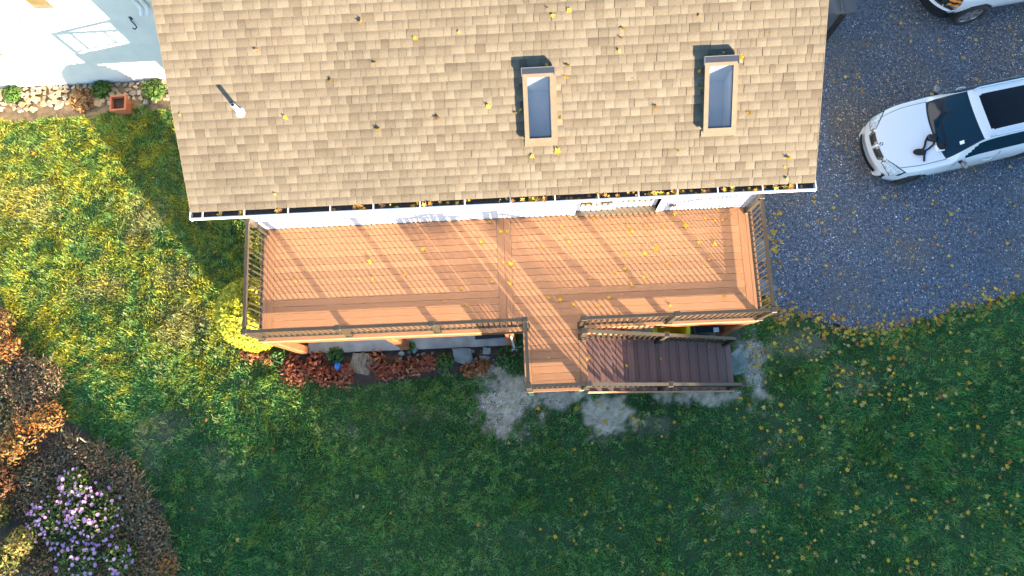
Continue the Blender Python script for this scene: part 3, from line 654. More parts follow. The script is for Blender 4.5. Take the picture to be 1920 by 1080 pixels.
# small stones in the front bed
gsv = [mesh('bed_stone', *prism(stone_poly(.07, .055, 7, 0), -.03, .05, .3, rng.uniform(-.01, .01, 7)), m_stone, np.tile(np.array(c_), (14, 1))) for c_ in ((.34, .31, .27), (.28, .24, .22), (.40, .37, .33), (.22, .2, .18))]
for i in range(46):
    px_, py_ = rng.uniform(585, 905), rng.uniform(655, 682); p = unpx(px_, py_)
    s_ = rng.uniform(.5, 1.25)
    props(inst('bed_stone', gsv[i % 4], (p.x, p.y, .02), (rng.uniform(-.3, .3), rng.uniform(-.3, .3), rng.uniform(0, 6)), (s_, s_, s_)), ('large ' if s_ > 1 else 'small ')+('gray', 'brown-gray', 'pale', 'dark')[i % 4]+' rounded stone in the patio bed '+('left of the blue ball' if px_ < 635 else 'around the tan boulder' if px_ < 720 else 'below the second deck post' if px_ < 790 else 'near the gray-green boulder'), 'stone', 'small stones in the patio bed')
# terracotta planter
pl = thing('planter', (-10.32, 8.5, 0), 'square terracotta planter standing by the rubble strip', 'planter')
pl.rotation_euler = (0, 0, .03)
def sq(a, z): return [(-a, -a, z), (a, -a, z), (a, a, z), (-a, a, z)]
V = sq(.15, 0)+sq(.185, .34)+sq(.21, .34)+sq(.212, .42)+sq(.165, .42)+sq(.155, .30)
q = MB().add(V, [(j*4+k, j*4+(k+1) % 4, j*4+4+(k+1) % 4, j*4+4+k) for j in range(5) for k in range(4)]+[(3, 2, 1, 0)]); q.build('pot', m_terra, pl, world=False)
MB().add(sq(.154, .325), [(0, 1, 2, 3)]).build('soil', m_soil, pl, world=False)

# ------------------------------------------------------------------ vehicles, lofted from section curves
def crs(P, n):                                        # Catmull-Rom through rows of P -> n samples per span
    P = np.asarray(P, float); out = []; m = len(P)
    for i in range(m-1):
        p0, p1, p2, p3 = P[max(i-1, 0)], P[i], P[i+1], P[min(i+2, m-1)]
        for t in np.arange(n)/n: out.append(.5*((2*p1)+(-p0+p2)*t+(2*p0-5*p1+4*p2-p3)*t*t+(-p0+3*p1-3*p2+p3)*t**3)*.75+(p1*(1-t)+p2*t)*.25)
    out.append(P[-1]); return np.array(out)
def pch(x, xs, ys):                                   # smooth monotone-ish interpolation
    xs = np.array(xs, float); ys = np.array(ys, float); d = np.diff(ys)/np.diff(xs); m = np.zeros(len(xs)); m[0], m[-1] = d[0], d[-1]
    for i in range(1, len(xs)-1): m[i] = 0 if d[i-1]*d[i] <= 0 else 2*d[i-1]*d[i]/(d[i-1]+d[i])
    i = np.clip(np.searchsorted(xs, x)-1, 0, len(xs)-2); h = xs[i+1]-xs[i]; t = (x-xs[i])/h
    return ys[i]*(1+2*t)*(1-t)**2+m[i]*h*t*(1-t)**2+ys[i+1]*t*t*(3-2*t)+m[i+1]*h*t*t*(t-1)
class Loft:
    def __init__(s, L, cur, bow, ns=230, nr=9):
        ss = np.unique(np.concatenate([np.linspace(0, .35, 40), np.linspace(.35, L, ns)])); g = {k: pch(ss, *v) for k, v in cur.items()}
        rows_ = []
        for i in range(len(ss)):
            c = {k: v[i] for k, v in g.items()}
            P = [(c['wl']*.90, c['zl']), (c['wl'], c['zl']+.07), (c['wm'], c['zm']), (c['ws'], c['zs']), (c['wt'], c['zt']), (c['wt']*.93, c['zt']+(c['zc']-c['zt'])*.45), (c['wt']*.55, c['zt']+(c['zc']-c['zt'])*.88), (0, c['zc'])]
            rows_.append(crs(P, nr))
        A = np.array(rows_); s.nst, s.m = A.shape[:2]; s.ss = ss; s.nr = nr
        bw = pch(ss, *bow)[:, None]; U = ss[:, None]+bw*np.abs(A[..., 0]/.95)**2.3
        s.G = np.stack([U, A[..., 0], A[..., 1]], -1)
        s.full = np.concatenate([s.G*np.array([1, -1, 1]), s.G[:, -2::-1]], 1)       # right side .. centre .. left side
        s.cols = s.full.shape[1]
        a = np.arange(s.nst*s.cols).reshape(s.nst, s.cols)
        s.Q = np.stack([a[:-1, :-1], a[:-1, 1:], a[1:, 1:], a[1:, :-1]], -1).reshape(-1, 4)
        s.V = s.full.reshape(-1, 3); s.cen = s.V[s.Q].mean(1)
        jj = np.tile(np.arange(s.cols-1), s.nst-1); s.ring = np.where(jj < s.m-1, jj, 2*(s.m-1)-1-jj)/nr   # 0..7 in section-point units
        s.si = np.repeat((ss[:-1]+ss[1:])/2, s.cols-1); s.used = np.zeros(len(s.Q), bool)
        n = np.cross(s.V[s.Q[:, 2]]-s.V[s.Q[:, 0]], s.V[s.Q[:, 3]]-s.V[s.Q[:, 1]]); n /= np.linalg.norm(n, axis=1)[:, None]+1e-12
        vn = np.zeros_like(s.V); [np.add.at(vn, s.Q[:, k], n) for k in range(4)]; s.vn = vn/(np.linalg.norm(vn, axis=1)[:, None]+1e-12)
        if (s.vn*np.sign(s.V-np.array([L/2, 0, .6]))).sum() < 0: s.vn *= -1; s.Q = s.Q[:, ::-1]
    def part(s, name, pred, mat, parent, off=0., take=True):
        k = pred & ~s.used if take else pred
        if not k.any(): return None
        if take: s.used |= k
        q = s.Q[k]; u, inv = np.unique(q, return_inverse=True)
        o = obj(name, s.V[u]+s.vn[u]*off, inv.reshape(-1, 4), mat, parent, smooth=True, world=False); return o
def wheel(parent, u, v, r, wd, mat_rim, spokes=5):
    n = 28; sd = 1 if v > 0 else -1
    def ringpts(rr, y): return [(u+rr*math.cos(a), v+sd*y, r+rr*math.sin(a)) for a in [2*math.pi*k/n for k in range(n)]]
    prof = [(r*.66, -wd/2), (r*.93, -wd/2), (r, -wd*.36), (r, wd*.36), (r*.95, wd/2), (r*.74, wd*.52), (r*.70, wd*.44)]
    V = sum([ringpts(a, b) for a, b in prof], [])
    ty = obj('wheel', V, [(j*n+k, j*n+(k+1) % n, (j+1)*n+(k+1) % n, (j+1)*n+k) for j in range(len(prof)-1) for k in range(n)], m_rubber, parent, smooth=True, world=False)
    q = MB(); q.add(sum([ringpts(a, b) for a, b in ((r*.70, wd*.44), (r*.64, wd*.46), (r*.62, wd*.2))], []), [(j*n+k, j*n+(k+1) % n, (j+1)*n+(k+1) % n, (j+1)*n+k) for j in range(2) for k in range(n)])
    for i in range(spokes):
        a = 2*math.pi*i/spokes+.3; ca, sa = math.cos(a), math.sin(a); w1, w2 = r*.13, r*.09
        pts = []
        for rr, ww, y in ((r*.08, w1, wd*.36), (r*.66, w2*1.5, wd*.42)):
            for e in (-1, 1): pts.append((u+rr*ca-e*ww*sa, v+sd*y, r+rr*sa+e*ww*ca))
        pts += [(p_[0], p_[1]-sd*.03, p_[2]) for p_ in pts]
        q.add(pts, [(0, 1, 3, 2), (4, 6, 7, 5), (0, 2, 6, 4), (1, 5, 7, 3), (2, 3, 7, 6), (0, 4, 5, 1)])
    q.add(ringpts(r*.17, wd*.40), [tuple(range(n))]); q.build('rim', mat_rim, ty, world=False)
    obj('hub_backing', ringpts(r*.62, wd*.1), [tuple(range(n))], m_blk, ty, world=False)

car = thing('parked_car', (8.24, 6.17, 0), 'white sport utility car with panoramic roof parked on the gravel driveway', 'car', rotz=R(10.3)); car.scale = (.965, .965, .965)
cl = Loft(4.70, dict(
    wl=([0, .1, .4, .9, 2.4, 3.8, 4.4, 4.7], [.60, .74, .86, .90, .91, .90, .84, .70]), zl=([0, .3, .8, 4.0, 4.7], [.24, .22, .24, .26, .36]),
    wm=([0, .1, .4, .9, 2.4, 3.8, 4.4, 4.7], [.66, .80, .91, .945, .93, .945, .90, .78]), zm=([0, .2, 1, 4.7], [.44, .52, .60, .68]),
    ws=([0, .1, .4, .9, 1.6, 2.4, 3.8, 4.5, 4.7], [.64, .75, .84, .885, .89, .89, .885, .82, .74]), zs=([0, .08, .2, .5, 1.0, 1.5, 2.4, 3.6, 4.4, 4.7], [.56, .66, .76, .86, .94, .985, 1.02, 1.07, 1.06, .9]),
    wt=([0, .1, .4, 1.0, 1.42, 1.8, 2.15, 2.6, 3.6, 4.3, 4.7], [.52, .58, .70, .76, .755, .70, .635, .615, .60, .56, .62]), zt=([0, .08, .2, .5, 1.0, 1.42, 1.46, 1.6, 1.8, 2.0, 2.15, 2.3, 2.5, 3.4, 4.15, 4.5, 4.7], [.60, .74, .83, .92, .99, 1.03, 1.060, 1.165, 1.31, 1.445, 1.53, 1.56, 1.575, 1.565, 1.46, 1.16, .95]),
    zc=([0, .05, .12, .25, .5, 1.0, 1.40, 1.45, 1.6, 1.8, 2.0, 2.13, 2.25, 2.6, 3.4, 4.15, 4.5, 4.7], [.62, .76, .86, .915, .965, 1.035, 1.075, 1.111, 1.218, 1.355, 1.485, 1.560, 1.605, 1.655, 1.635, 1.52, 1.2, .98])),
    ([0, .2, .8, 1.4, 1.9, 2.3, 3.0, 4.2, 4.7], [.42, .36, .18, .22, .17, .09, .0, -.06, -.14]))
r_, s_, c_ = cl.ring, cl.si, cl.cen; av = np.abs(c_[:, 1])
arch = ((c_[:, 0]-.90)**2+(c_[:, 2]-.34)**2 < .40**2) | ((c_[:, 0]-3.76)**2+(c_[:, 2]-.34)**2 < .40**2); arch &= (r_ < 2.6)
cl.used |= arch
cl.part('windshield', (s_ > 1.42) & (s_ < 2.16) & (r_ > 4.05), m_cglass, car)
cl.part('rear_window', (s_ > 4.12) & (s_ < 4.5) & (r_ > 4.3), m_cglass, car)
for sd in (-1, 1):
    sw = cl.part('side_window', (s_ > 1.78) & (s_ < 4.1) & (r_ > 3.12) & (r_ < 3.86) & (s_-1.62 > (r_-3.1)*.62) & (c_[:, 1]*sd > 0), m_cglass, car)
cl.part('sunroof', (s_ > 2.36) & (s_ < 3.66) & (av < .445) & (r_ > 5), m_sungl, car)
cl.part('cowl', (s_ > 1.37) & (s_ <= 1.42) & (r_ > 4.05), m_blk, car)
cb = cl.part('body', np.ones(len(cl.Q), bool), m_paint, car)
n = cl.cols; obj('nose_cap', cl.V[:n], [tuple(range(n))], m_paint, car, world=False); obj('tail_cap', cl.V[-n:], [tuple(range(n))], m_paint, car, world=False)
b = MB(); b.box(.35, 4.2, -.74, .74, .2, .62); b.box(.45, 4.2, -.70, .70, .62, .80); b.build('underbody', m_blk, car, world=False)
for u in (.90, 3.76):
    for sd in (-1, 1): wheel(car, u, sd*.80, .345, .23, m_dkrim, 10)
u_, v_, z_ = c_[:, 0], c_[:, 1], c_[:, 2]
for sd in (-1, 1):
    vv = v_*sd
    cl.part('grille_frame', (vv > .028) & (vv < .40-np.abs(s_-.10)*1.3) & (s_ > .045) & (s_ < .155) & (r_ > 3), m_gray, car, .005, False)
    cl.part('grille', (vv > .045) & (vv < .375-np.abs(s_-.10)*1.3) & (s_ > .056) & (s_ < .143) & (r_ > 3), m_blk, car, .009, False)
    for k in range(7): cl.part('slat', (np.abs(vv-.08-k*.042) < .007) & (s_ > .06) & (s_ < .14) & (r_ > 3), m_gray, car, .012, False)
    cl.part('headlamp_trim', (vv > .41) & (vv < .83) & (u_ > .10+(vv-.43)*.35) & (s_ > .06) & (s_ < .19+(vv-.43)*.48) & (r_ > 2.6) & (r_ < 6), m_dark, car, .003, False)
    cl.part('headlamp', (vv > .43) & (vv < .80) & (u_ > .12+(vv-.43)*.35) & (s_ > .07) & (s_ < .17+(vv-.43)*.45) & (r_ > 2.6) & (r_ < 6), m_lamp, car, .006, False)
    cl.part('side_intake', (vv > .47) & (vv < .70) & (s_ > -.01) & (s_ < .07) & (z_ < .58) & (r_ < 3.2) & (r_ > 1), m_blk, car, .008, False)
    q = MB(); V = []
    for j in range(7):
        t_ = math.pi*j/6; V += [(1.86+.085*math.sin(t_)*math.cos(a)-.02*math.sin(a), sd*(1.01-.10*math.cos(t_)), 1.06+.075*math.sin(t_)*math.sin(a)) for a in [2*math.pi*k/12 for k in range(12)]]
    mo = obj('mirror', V, [(j*12+k, j*12+(k+1) % 12, (j+1)*12+(k+1) % 12, (j+1)*12+k) for j in range(6) for k in range(12)], m_gray, car, smooth=True, world=False)
    MB().beam((1.80, sd*.80, 1.0), (1.84, sd*.95, 1.03), .09, .03).build('mirror_arm', m_blk, mo, world=False)
    MB().tube([(2.3, sd*.60, 1.60), (2.42, sd*.615, 1.655), (3.9, sd*.60, 1.62), (4.05, sd*.585, 1.56)], .016, 8).build('roof_rail', m_chrome, car, world=False)
    MB().tube([(2.42, sd*.945, .90), (2.5, sd*.965, .905), (2.6, sd*.965, .905), (2.66, sd*.945, .90)], .013, 8).build('door_handle', m_paint, car, world=False)
    cl.part('hood_seam', (np.abs(r_-3.93) < .07) & (s_ > .30) & (s_ < 1.40) & (v_*sd > 0), m_gray, car, .0025, False)
    cl.part('door_seam', (np.abs(u_-1.72) < .012) & (r_ > 1.2) & (r_ < 3.0) & (v_*sd > 0), m_gray, car, .0025, False)
    cl.part('door_seam', (np.abs(u_-2.78) < .012) & (r_ > 1.2) & (r_ < 3.1) & (v_*sd > 0), m_gray, car, .0025, False)
cl.part('lower_intake', (av < .46) & (s_ < .03) & (z_ < .56) & (r_ < 8) & (z_ > .3), m_blk, car, .006, False)
# lower intake set into the nose cap
b = MB(); b.add([(-.004+.42*(abs(v)/.95)**2.3, v, z) for z in (.33, .46) for v in np.linspace(-.5, .5, 13)], [(k, k+1, 14+k, 13+k) for k in range(12)]); b.build('lower_grille', m_blk, car, world=False)
def hoodz(u, v):
    d = (cl.V[:, 0]-u)**2+(cl.V[:, 1]-v)**2+np.where(cl.V[:, 2] < .7, 9, 0); return cl.V[np.argmin(d)][2]
q = MB(); eu, ez = .205, hoodz(.205, 0)+.008; q.add([(eu+.043*math.cos(a), .043*math.sin(a), ez+.012*math.cos(a)) for a in np.linspace(0, 6.2832, 20, endpoint=False)], [tuple(range(20))]); em = q.build('emblem', m_blk, car, world=False)
for k in range(4):
    q = MB(); q.add([(eu, 0, ez+.003)]+[(eu+.028*math.cos(a), .028*math.sin(a), ez+.003+.008*math.cos(a)) for a in np.linspace(k*math.pi/2, (k+1)*math.pi/2, 6)], [tuple(range(7))]); q.build('emblem_quarter', m_emb if k % 2 else m_white, em, world=False)
wu = lambda u, v: hoodz(u, v)
q = MB(); q.add([(a, b, wu(a, b)+.012) for a, b in ((1.77, -.56), (1.85, -.56), (1.85, -.48), (1.77, -.48))], [(0, 1, 2, 3)]); q.build('sticker', m_white, car, world=False)
q = MB(); q.beam((1.54, -.10, wu(1.54, -.1)+.015), (1.70, .50, wu(1.70, .5)+.015), .02, .012); q.beam((1.50, -.55, wu(1.62, -.5)+.02), (1.56, .05, wu(1.56, .05)+.02), .02, .012); q.build('wiper', m_blk, car, world=False)
# gear on the hood
def carpt(u, v, z): c2, s2 = math.cos(R(10.3)), math.sin(R(10.3)); k = .965; return Vector((8.24+k*(u*c2-v*s2), 6.17+k*(u*s2+v*c2), k*z))
HZ = lambda u, v: hoodz(u, v)+.01
hs = thing('harness', carpt(1.15, -.3, HZ(1.15, -.3)), 'black harness straps with pouch and box lying on the white car hood', 'harness')
def hp(*a): return [carpt(u-.04, v-.12, HZ(u-.04, v-.12)+h) for u, v, h in a]
MB().tube(hp((.98, -.36, .03), (1.06, -.30, .02), (1.14, -.22, .015), (1.20, -.10, .015), (1.27, -.02, .02), (1.33, -.02, .04)), .024, 8).build('strap', m_cloth, hs)
MB().tube(hp((1.40, -.16, .02), (1.33, -.24, .015), (1.22, -.30, .015), (1.13, -.33, .02), (1.07, -.44, .012), (1.03, -.57, .012)), .022, 8).build('strap', m_cloth, hs)
V = []; pc = carpt(.94, -.45, HZ(.94, -.45)+.03)
for j in range(7):
    t_ = math.pi*j/6; V += [(pc.x+.155*math.sin(t_)*math.cos(a), pc.y+.085*math.sin(t_)*math.sin(a), pc.z+.045*math.cos(t_)) for a in [2*math.pi*k/14 for k in range(14)]]
obj('pouch', V, [(j*14+k, (j+1)*14+k, (j+1)*14+(k+1) % 14, j*14+(k+1) % 14) for j in range(6) for k in range(14)], m_cloth, hs, smooth=True)
pc = carpt(1.31, -.19, HZ(1.31, -.19)); q = MB(); q.bbox(-.095, .095, -.07, .07, -.01, .09, .02)
o = obj('box', [tuple(Matrix.Rotation(-.35, 3, 'Z') @ Vector(a)+pc) for a in q.v], q.f, m_blk, hs)
pc = carpt(1.44, -.46, HZ(1.44, -.46)); q = MB(); q.bbox(-.11, .08, -.09, .07, -.012, .035, .015)
bxo = thing('cap_and_box', pc, 'crumpled black cap on a small white box near the windshield', 'cap')
obj('box', [tuple(Matrix.Rotation(.15, 3, 'Z') @ Vector(a)+pc) for a in q.v], q.f, m_white, bxo)
V = []
for j in range(6):
    t_ = math.pi/2*j/5; V += [(pc.x+.02+(.105+.02*math.sin(3*a))*math.cos(t_)*math.cos(a), pc.y+.01+(.095+.02*math.cos(2*a))*math.cos(t_)*math.sin(a), pc.z+.034+.07*math.sin(t_)) for a in [2*math.pi*k/14 for k in range(14)]]
obj('cap', V, [(j*14+k, j*14+(k+1) % 14, (j+1)*14+(k+1) % 14, (j+1)*14+k) for j in range(5) for k in range(14)], m_cloth, bxo, smooth=True)

# pickup truck, its front corner in view
trk = thing('pickup_truck', (10.22, 10.52, 0), 'silver-white pickup truck with black bumper at the top of the driveway', 'truck', rotz=R(7))
tl = Loft(5.6, dict(
    wl=([0, .2, .6, 5.3, 5.6], [.70, .84, .92, .92, .90]), zl=([0, .3, .8, 5.6], [.42, .40, .42, .5]),
    wm=([0, .2, .6, 5.3, 5.6], [.78, .90, .98, .98, .95]), zm=([0, 1, 5.6], [.64, .74, .8]),
    ws=([0, .2, .6, 5.3, 5.6], [.76, .87, .95, .95, .93]), zs=([0, .1, .4, 1.5, 3.6, 3.7, 5.6], [.86, .98, 1.05, 1.12, 1.2, 1.2, 1.2]),
    wt=([0, .2, .6, 1.3, 1.5, 2.0, 3.3, 3.6, 3.75, 5.6], [.68, .76, .84, .86, .84, .74, .72, .74, .86, .86]), zt=([0, .1, .4, 1.4, 2.05, 2.4, 3.3, 3.6, 3.72, 5.6], [.92, 1.06, 1.13, 1.2, 1.72, 1.80, 1.80, 1.7, 1.22, 1.22]),
    zc=([0, .1, .4, 1.35, 2.05, 2.4, 3.3, 3.6, 3.72, 5.6], [.95, 1.10, 1.19, 1.25, 1.78, 1.88, 1.88, 1.76, 1.18, 1.18])),
    ([0, .3, 1.2, 2.0, 3.0, 5.6], [.22, .20, .14, .10, 0, 0]), 200)
r_, s_, c_ = tl.ring, tl.si, tl.cen; u_, v_, z_ = c_.T; av = np.abs(v_)
ar = (((u_-1.0)**2+(z_-.40)**2 < .47**2) | ((u_-4.45)**2+(z_-.40)**2 < .47**2)) & (r_ < 2.8); tl.used |= ar
tl.part('windshield', (s_ > 1.42) & (s_ < 2.05) & (r_ > 4.1), m_cglass, trk)
tl.part('side_window', (s_ > 1.85) & (s_ < 3.5) & (r_ > 3.15) & (r_ < 3.85), m_cglass, trk)
for sd in (-1, 1):
    tl.part('headlamp', (v_*sd > .44) & (s_ < .30) & (z_ > .80) & (z_ < 1.09) & (r_ > 2.4), m_dark, trk)
    tl.part('amber_lens', (v_*sd > .72) & (s_ > .03) & (s_ < .30) & (((z_ > .84) & (z_ < .90)) | ((z_ > .97) & (z_ < 1.03))) & (u_ > .2), m_amber, trk, .006, False)
    tl.part('lamp_bulb', (np.abs(v_*sd-.60) < .07) & (s_ < .2) & (z_ > .86) & (z_ < 1.04), m_lamp, trk, .008, False)
tl.part('grille', (av < .44) & (s_ < .12) & (z_ > .6), m_blk, trk)
tl.part('body', np.ones(len(tl.Q), bool), m_silver, trk)
n = tl.cols; obj('nose_cap', tl.V[:n], [tuple(range(n))], m_blk, trk, world=False); obj('tail_cap', tl.V[-n:], [tuple(range(n))], m_silver, trk, world=False)
def bumper(z0, z1, off, nm, mat, ext=.0):
    vs = np.linspace(-.93, .93, 25); f_ = lambda v: -.12-off+.42*(abs(v)/.93)**3.2
    V = [(f_(v)+d, v*(1+.0*d), z) for d in (0, .22) for z in (z0, z1) for v in vs]; k = len(vs); Fb = []
    for i in range(k-1): Fb += [(i, i+1, k+i+1, k+i), (k+i, k+i+1, 3*k+i+1, 3*k+i), (2*k+i, 3*k+i, 3*k+i+1, 2*k+i+1), (i, 2*k+i, 2*k+i+1, i+1)]
    return obj(nm, V, Fb, mat, trk, smooth=False, world=False)
bumper(.40, .70, .02, 'bumper', m_dark); bumper(.702, .73, .045, 'bumper_trim', m_trim); bumper(.735, .80, -.03, 'bumper_top', m_dark)
b = MB(); b.box(.45, 5.0, -.75, .75, .35, .9); b.build('underbody', m_blk, trk, world=False)
for u in (1.0, 4.45):
    for sd in (-1, 1): wheel(trk, u, sd*.87, .40, .27, m_rim, 6)

# ------------------------------------------------------------------ plants
def leafcloud(c, rad, n, size, cols, up=.4, shape='ball', jit=.25, hmin=0., seed=0):
    g = np.random.default_rng(seed); d = g.normal(size=(n, 3)); d /= np.linalg.norm(d, axis=1)[:, None]
    rr = (g.uniform(.0, 1, n)**(1/3 if shape == 'ball' else .12))[:, None]
    p = d*rr*(1+jit*(g.random((n, 1))-.5)); p = p*np.array(rad)+np.array(c); p[:, 2] = np.maximum(p[:, 2], hmin+.01)
    nrm_ = d+g.normal(size=(n, 3))*.6+np.array([0, 0, up]); nrm_ /= np.linalg.norm(nrm_, axis=1)[:, None]
    a = np.cross(nrm_, g.normal(size=(n, 3))); a /= np.linalg.norm(a, axis=1)[:, None]; b = np.cross(nrm_, a)
    s = size*g.uniform(.6, 1.4, (n, 1))
    V = np.stack([p-a*s, p+b*s*.45-nrm_*s*.12, p+a*s, p-b*s*.45-nrm_*s*.12], 1).reshape(-1, 3)
    F_ = np.arange(4*n).reshape(n, 4); cols = np.array(cols); cc = cols[g.integers(len(cols), size=n)]*g.uniform(.75, 1.25, (n, 1))
    return V, F_, np.repeat(cc, 4, 0)
def stems(c, n, h, spread, r, cols, seed, lean=.5, z0=0):
    g = np.random.default_rng(seed); q = MB()
    for i in range(n):
        a = g.uniform(0, 6.28); d = spread*g.random()**.5; b = np.array([c[0]+d*.95*math.cos(a), c[1]+d*.95*math.sin(a), z0]); hh = h*g.uniform(.6, 1.1)
        a = a+g.normal()*1.6; l = lean*g.uniform(.3, 1.2); m_ = b+np.array([l*hh*.35*math.cos(a), l*hh*.35*math.sin(a), hh*.6]); t = b+np.array([l*hh*math.cos(a), l*hh*math.sin(a), hh*(1-.25*l)])
        q.tube([b, m_, t], [r, r*.8, r*.45], 4, False, tuple(np.array(cols[g.integers(len(cols))])*g.uniform(.7, 1.3)))
    return q
BLOOM = []
for c3 in ((.56, .30, .54), (.66, .40, .62), (.50, .26, .50)):
    P = [(0, 0, 0)]+[((1 if m % 2 else .66)*math.cos(6.283*m/18), (1 if m % 2 else .66)*math.sin(6.283*m/18), .14) for m in range(18)]+[(.22*math.cos(6.283*m/6), .22*math.sin(6.283*m/6), .12) for m in range(6)]
    BLOOM.append(mesh('bloom', P, [(0, 1+m, 1+(m+1) % 18) for m in range(18)]+[tuple(range(19, 25))], m_fol, np.array([c3]*19+[(.5, .34, .04)]*6)))
def plant(name, label, cat, px, rad, h, n, size, cols, seed, group=None, stem_cols=((.12, .08, .05),), nst=8, blooms=None, shape='ball', z=0):
    p = unpx(px[0], px[1], z); t = thing(name, (p.x, p.y, 0), label, cat, group)
    V, F_, c = leafcloud((p.x, p.y, h*.55), (rad, rad, h*.5), n, size, cols, seed=seed, shape=shape); obj('foliage', V, F_, m_fol, t, c)
    stems((p.x, p.y), nst, h*.7, rad*.9, .006, stem_cols, seed+1).build('stems', m_fol, t)
    if blooms: 
        nb, bc, bs = blooms; g = np.random.default_rng(seed+5)
        for i in range(nb):
            a = g.uniform(0, 6.28); d = rad*1.05*g.random()**.5; zc = h*(.72+.4*(1-(d/rad)**2))+g.uniform(-.03, .05); s = bs*g.uniform(.7, 1.25)
            inst('bloom', BLOOM[i % 3], (p.x+d*math.cos(a), p.y+d*math.sin(a), zc), (g.normal()*.25, g.normal()*.25, a), (s, s, s), t)
    return t
# golden shrub
gs = thing('golden_shrub', (-6.36, 2.74, 0), 'rounded golden-green evergreen shrub at the left end of the deck', 'shrub')
V, F_, c = leafcloud((-6.36, 2.74, 1.08), (.72, .80, 1.14), 22000, .05, [(.42, .40, .03), (.36, .36, .03), (.50, .46, .05), (.28, .32, .03)], seed=3, shape='shell', jit=.14)
obj('foliage', V, F_, m_fol, gs, c)
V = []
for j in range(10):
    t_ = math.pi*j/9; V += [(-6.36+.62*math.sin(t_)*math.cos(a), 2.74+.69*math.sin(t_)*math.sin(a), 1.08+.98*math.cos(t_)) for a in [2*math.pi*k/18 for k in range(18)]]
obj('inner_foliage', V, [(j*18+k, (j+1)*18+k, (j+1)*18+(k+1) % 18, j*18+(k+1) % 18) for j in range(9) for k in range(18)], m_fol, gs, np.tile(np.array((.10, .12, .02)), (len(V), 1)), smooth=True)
MB().tube([(-6.36, 2.74, -.03), (-6.36, 2.74, .4)], .05, 8).build('trunk', m_bark, gs)
# front bed
RED = [(.30, .085, .045), (.36, .12, .06), (.24, .07, .05), (.40, .17, .08)]
for i, (px_, py_, rd, lb) in enumerate([(545, 682, .26, 'orange-red low plant at the left end of the patio bed'), (556, 700, .32, 'wide orange-red low plant in front of the left deck post'), (596, 676, .2, 'red low plant between the left post and the blue ball'), (588, 694, .24, 'red low plant just left of the blue ball'), (612, 705, .26, 'orange-red low plant below the blue ball'), (645, 712, .24, 'orange-red low plant at the lawn edge under the tan boulder'),
                                       (652, 697, .16, 'small red plant touching the left side of the tan boulder'), (708, 682, .26, 'red low plant touching the right side of the tan boulder'), (722, 700, .2, 'dull red plant at the lawn edge right of the tan boulder'), (748, 692, .22, 'dull red plant below the second deck post'), (778, 688, .24, 'red-brown low plant right of the second deck post'), (805, 682, .18, 'small red-brown plant left of the gray-green boulder'), (880, 694, .18, 'rusty plant below the gray-green boulder'), (905, 690, .17, 'rusty plant below the flat greenish stone'), (475, 662, .24, 'orange groundcover patch under the golden shrub'), (508, 668, .2, 'orange groundcover patch between the golden shrub and the bed')]):
    plant('red_plant', lb, 'plant', (px_, py_), rd*1.15, .2, 170, .06, RED if i < 12 else [(.28, .10, .04), (.33, .15, .06)], 100+i, 'low red plants in the patio bed', nst=6)
for i, (px_, py_, rd, lb) in enumerate([(632, 666, .2, 'leafy green plant above the blue ball'), (524, 668, .26, 'green tuft behind the orange-red plants at the left post'), (836, 680, .22, 'green tuft left of the gray-green boulder'), (975, 640, .2, 'green tuft beside the foot of the white pole'), (772, 650, .1, 'small green weed at the patio edge'), (950, 672, .3, 'dark weedy tuft beside the deck landing')]):
    plant('green_plant', lb, 'plant', (px_, py_), rd, .25, 300, .045, [(.05, .13, .03), (.08, .17, .04), (.04, .09, .03)], 140+i, nst=5)
# ivy on the rubble strip
for i, (px_, py_, rd, lb) in enumerate([(28, 180, .26, 'bright ivy clump at the left end of the rubble strip'), (195, 170, .27, 'dark ivy clump on the rubble strip beside the planter'), (292, 172, .34, 'dark ivy clump at the right end of the rubble strip')]):
    plant('ivy_clump', lb, 'ivy', (px_, py_), rd, .22, 500, .045, [(.05, .12, .02), (.08, .16, .03), (.10, .17, .03)], 160+i, nst=4)
plant('dried_fern', 'rust-brown dried fern on the rubble strip left of the planter', 'fern', (158, 190), .34, .15, 420, .05, [(.30, .15, .06), (.36, .20, .08)], 170)
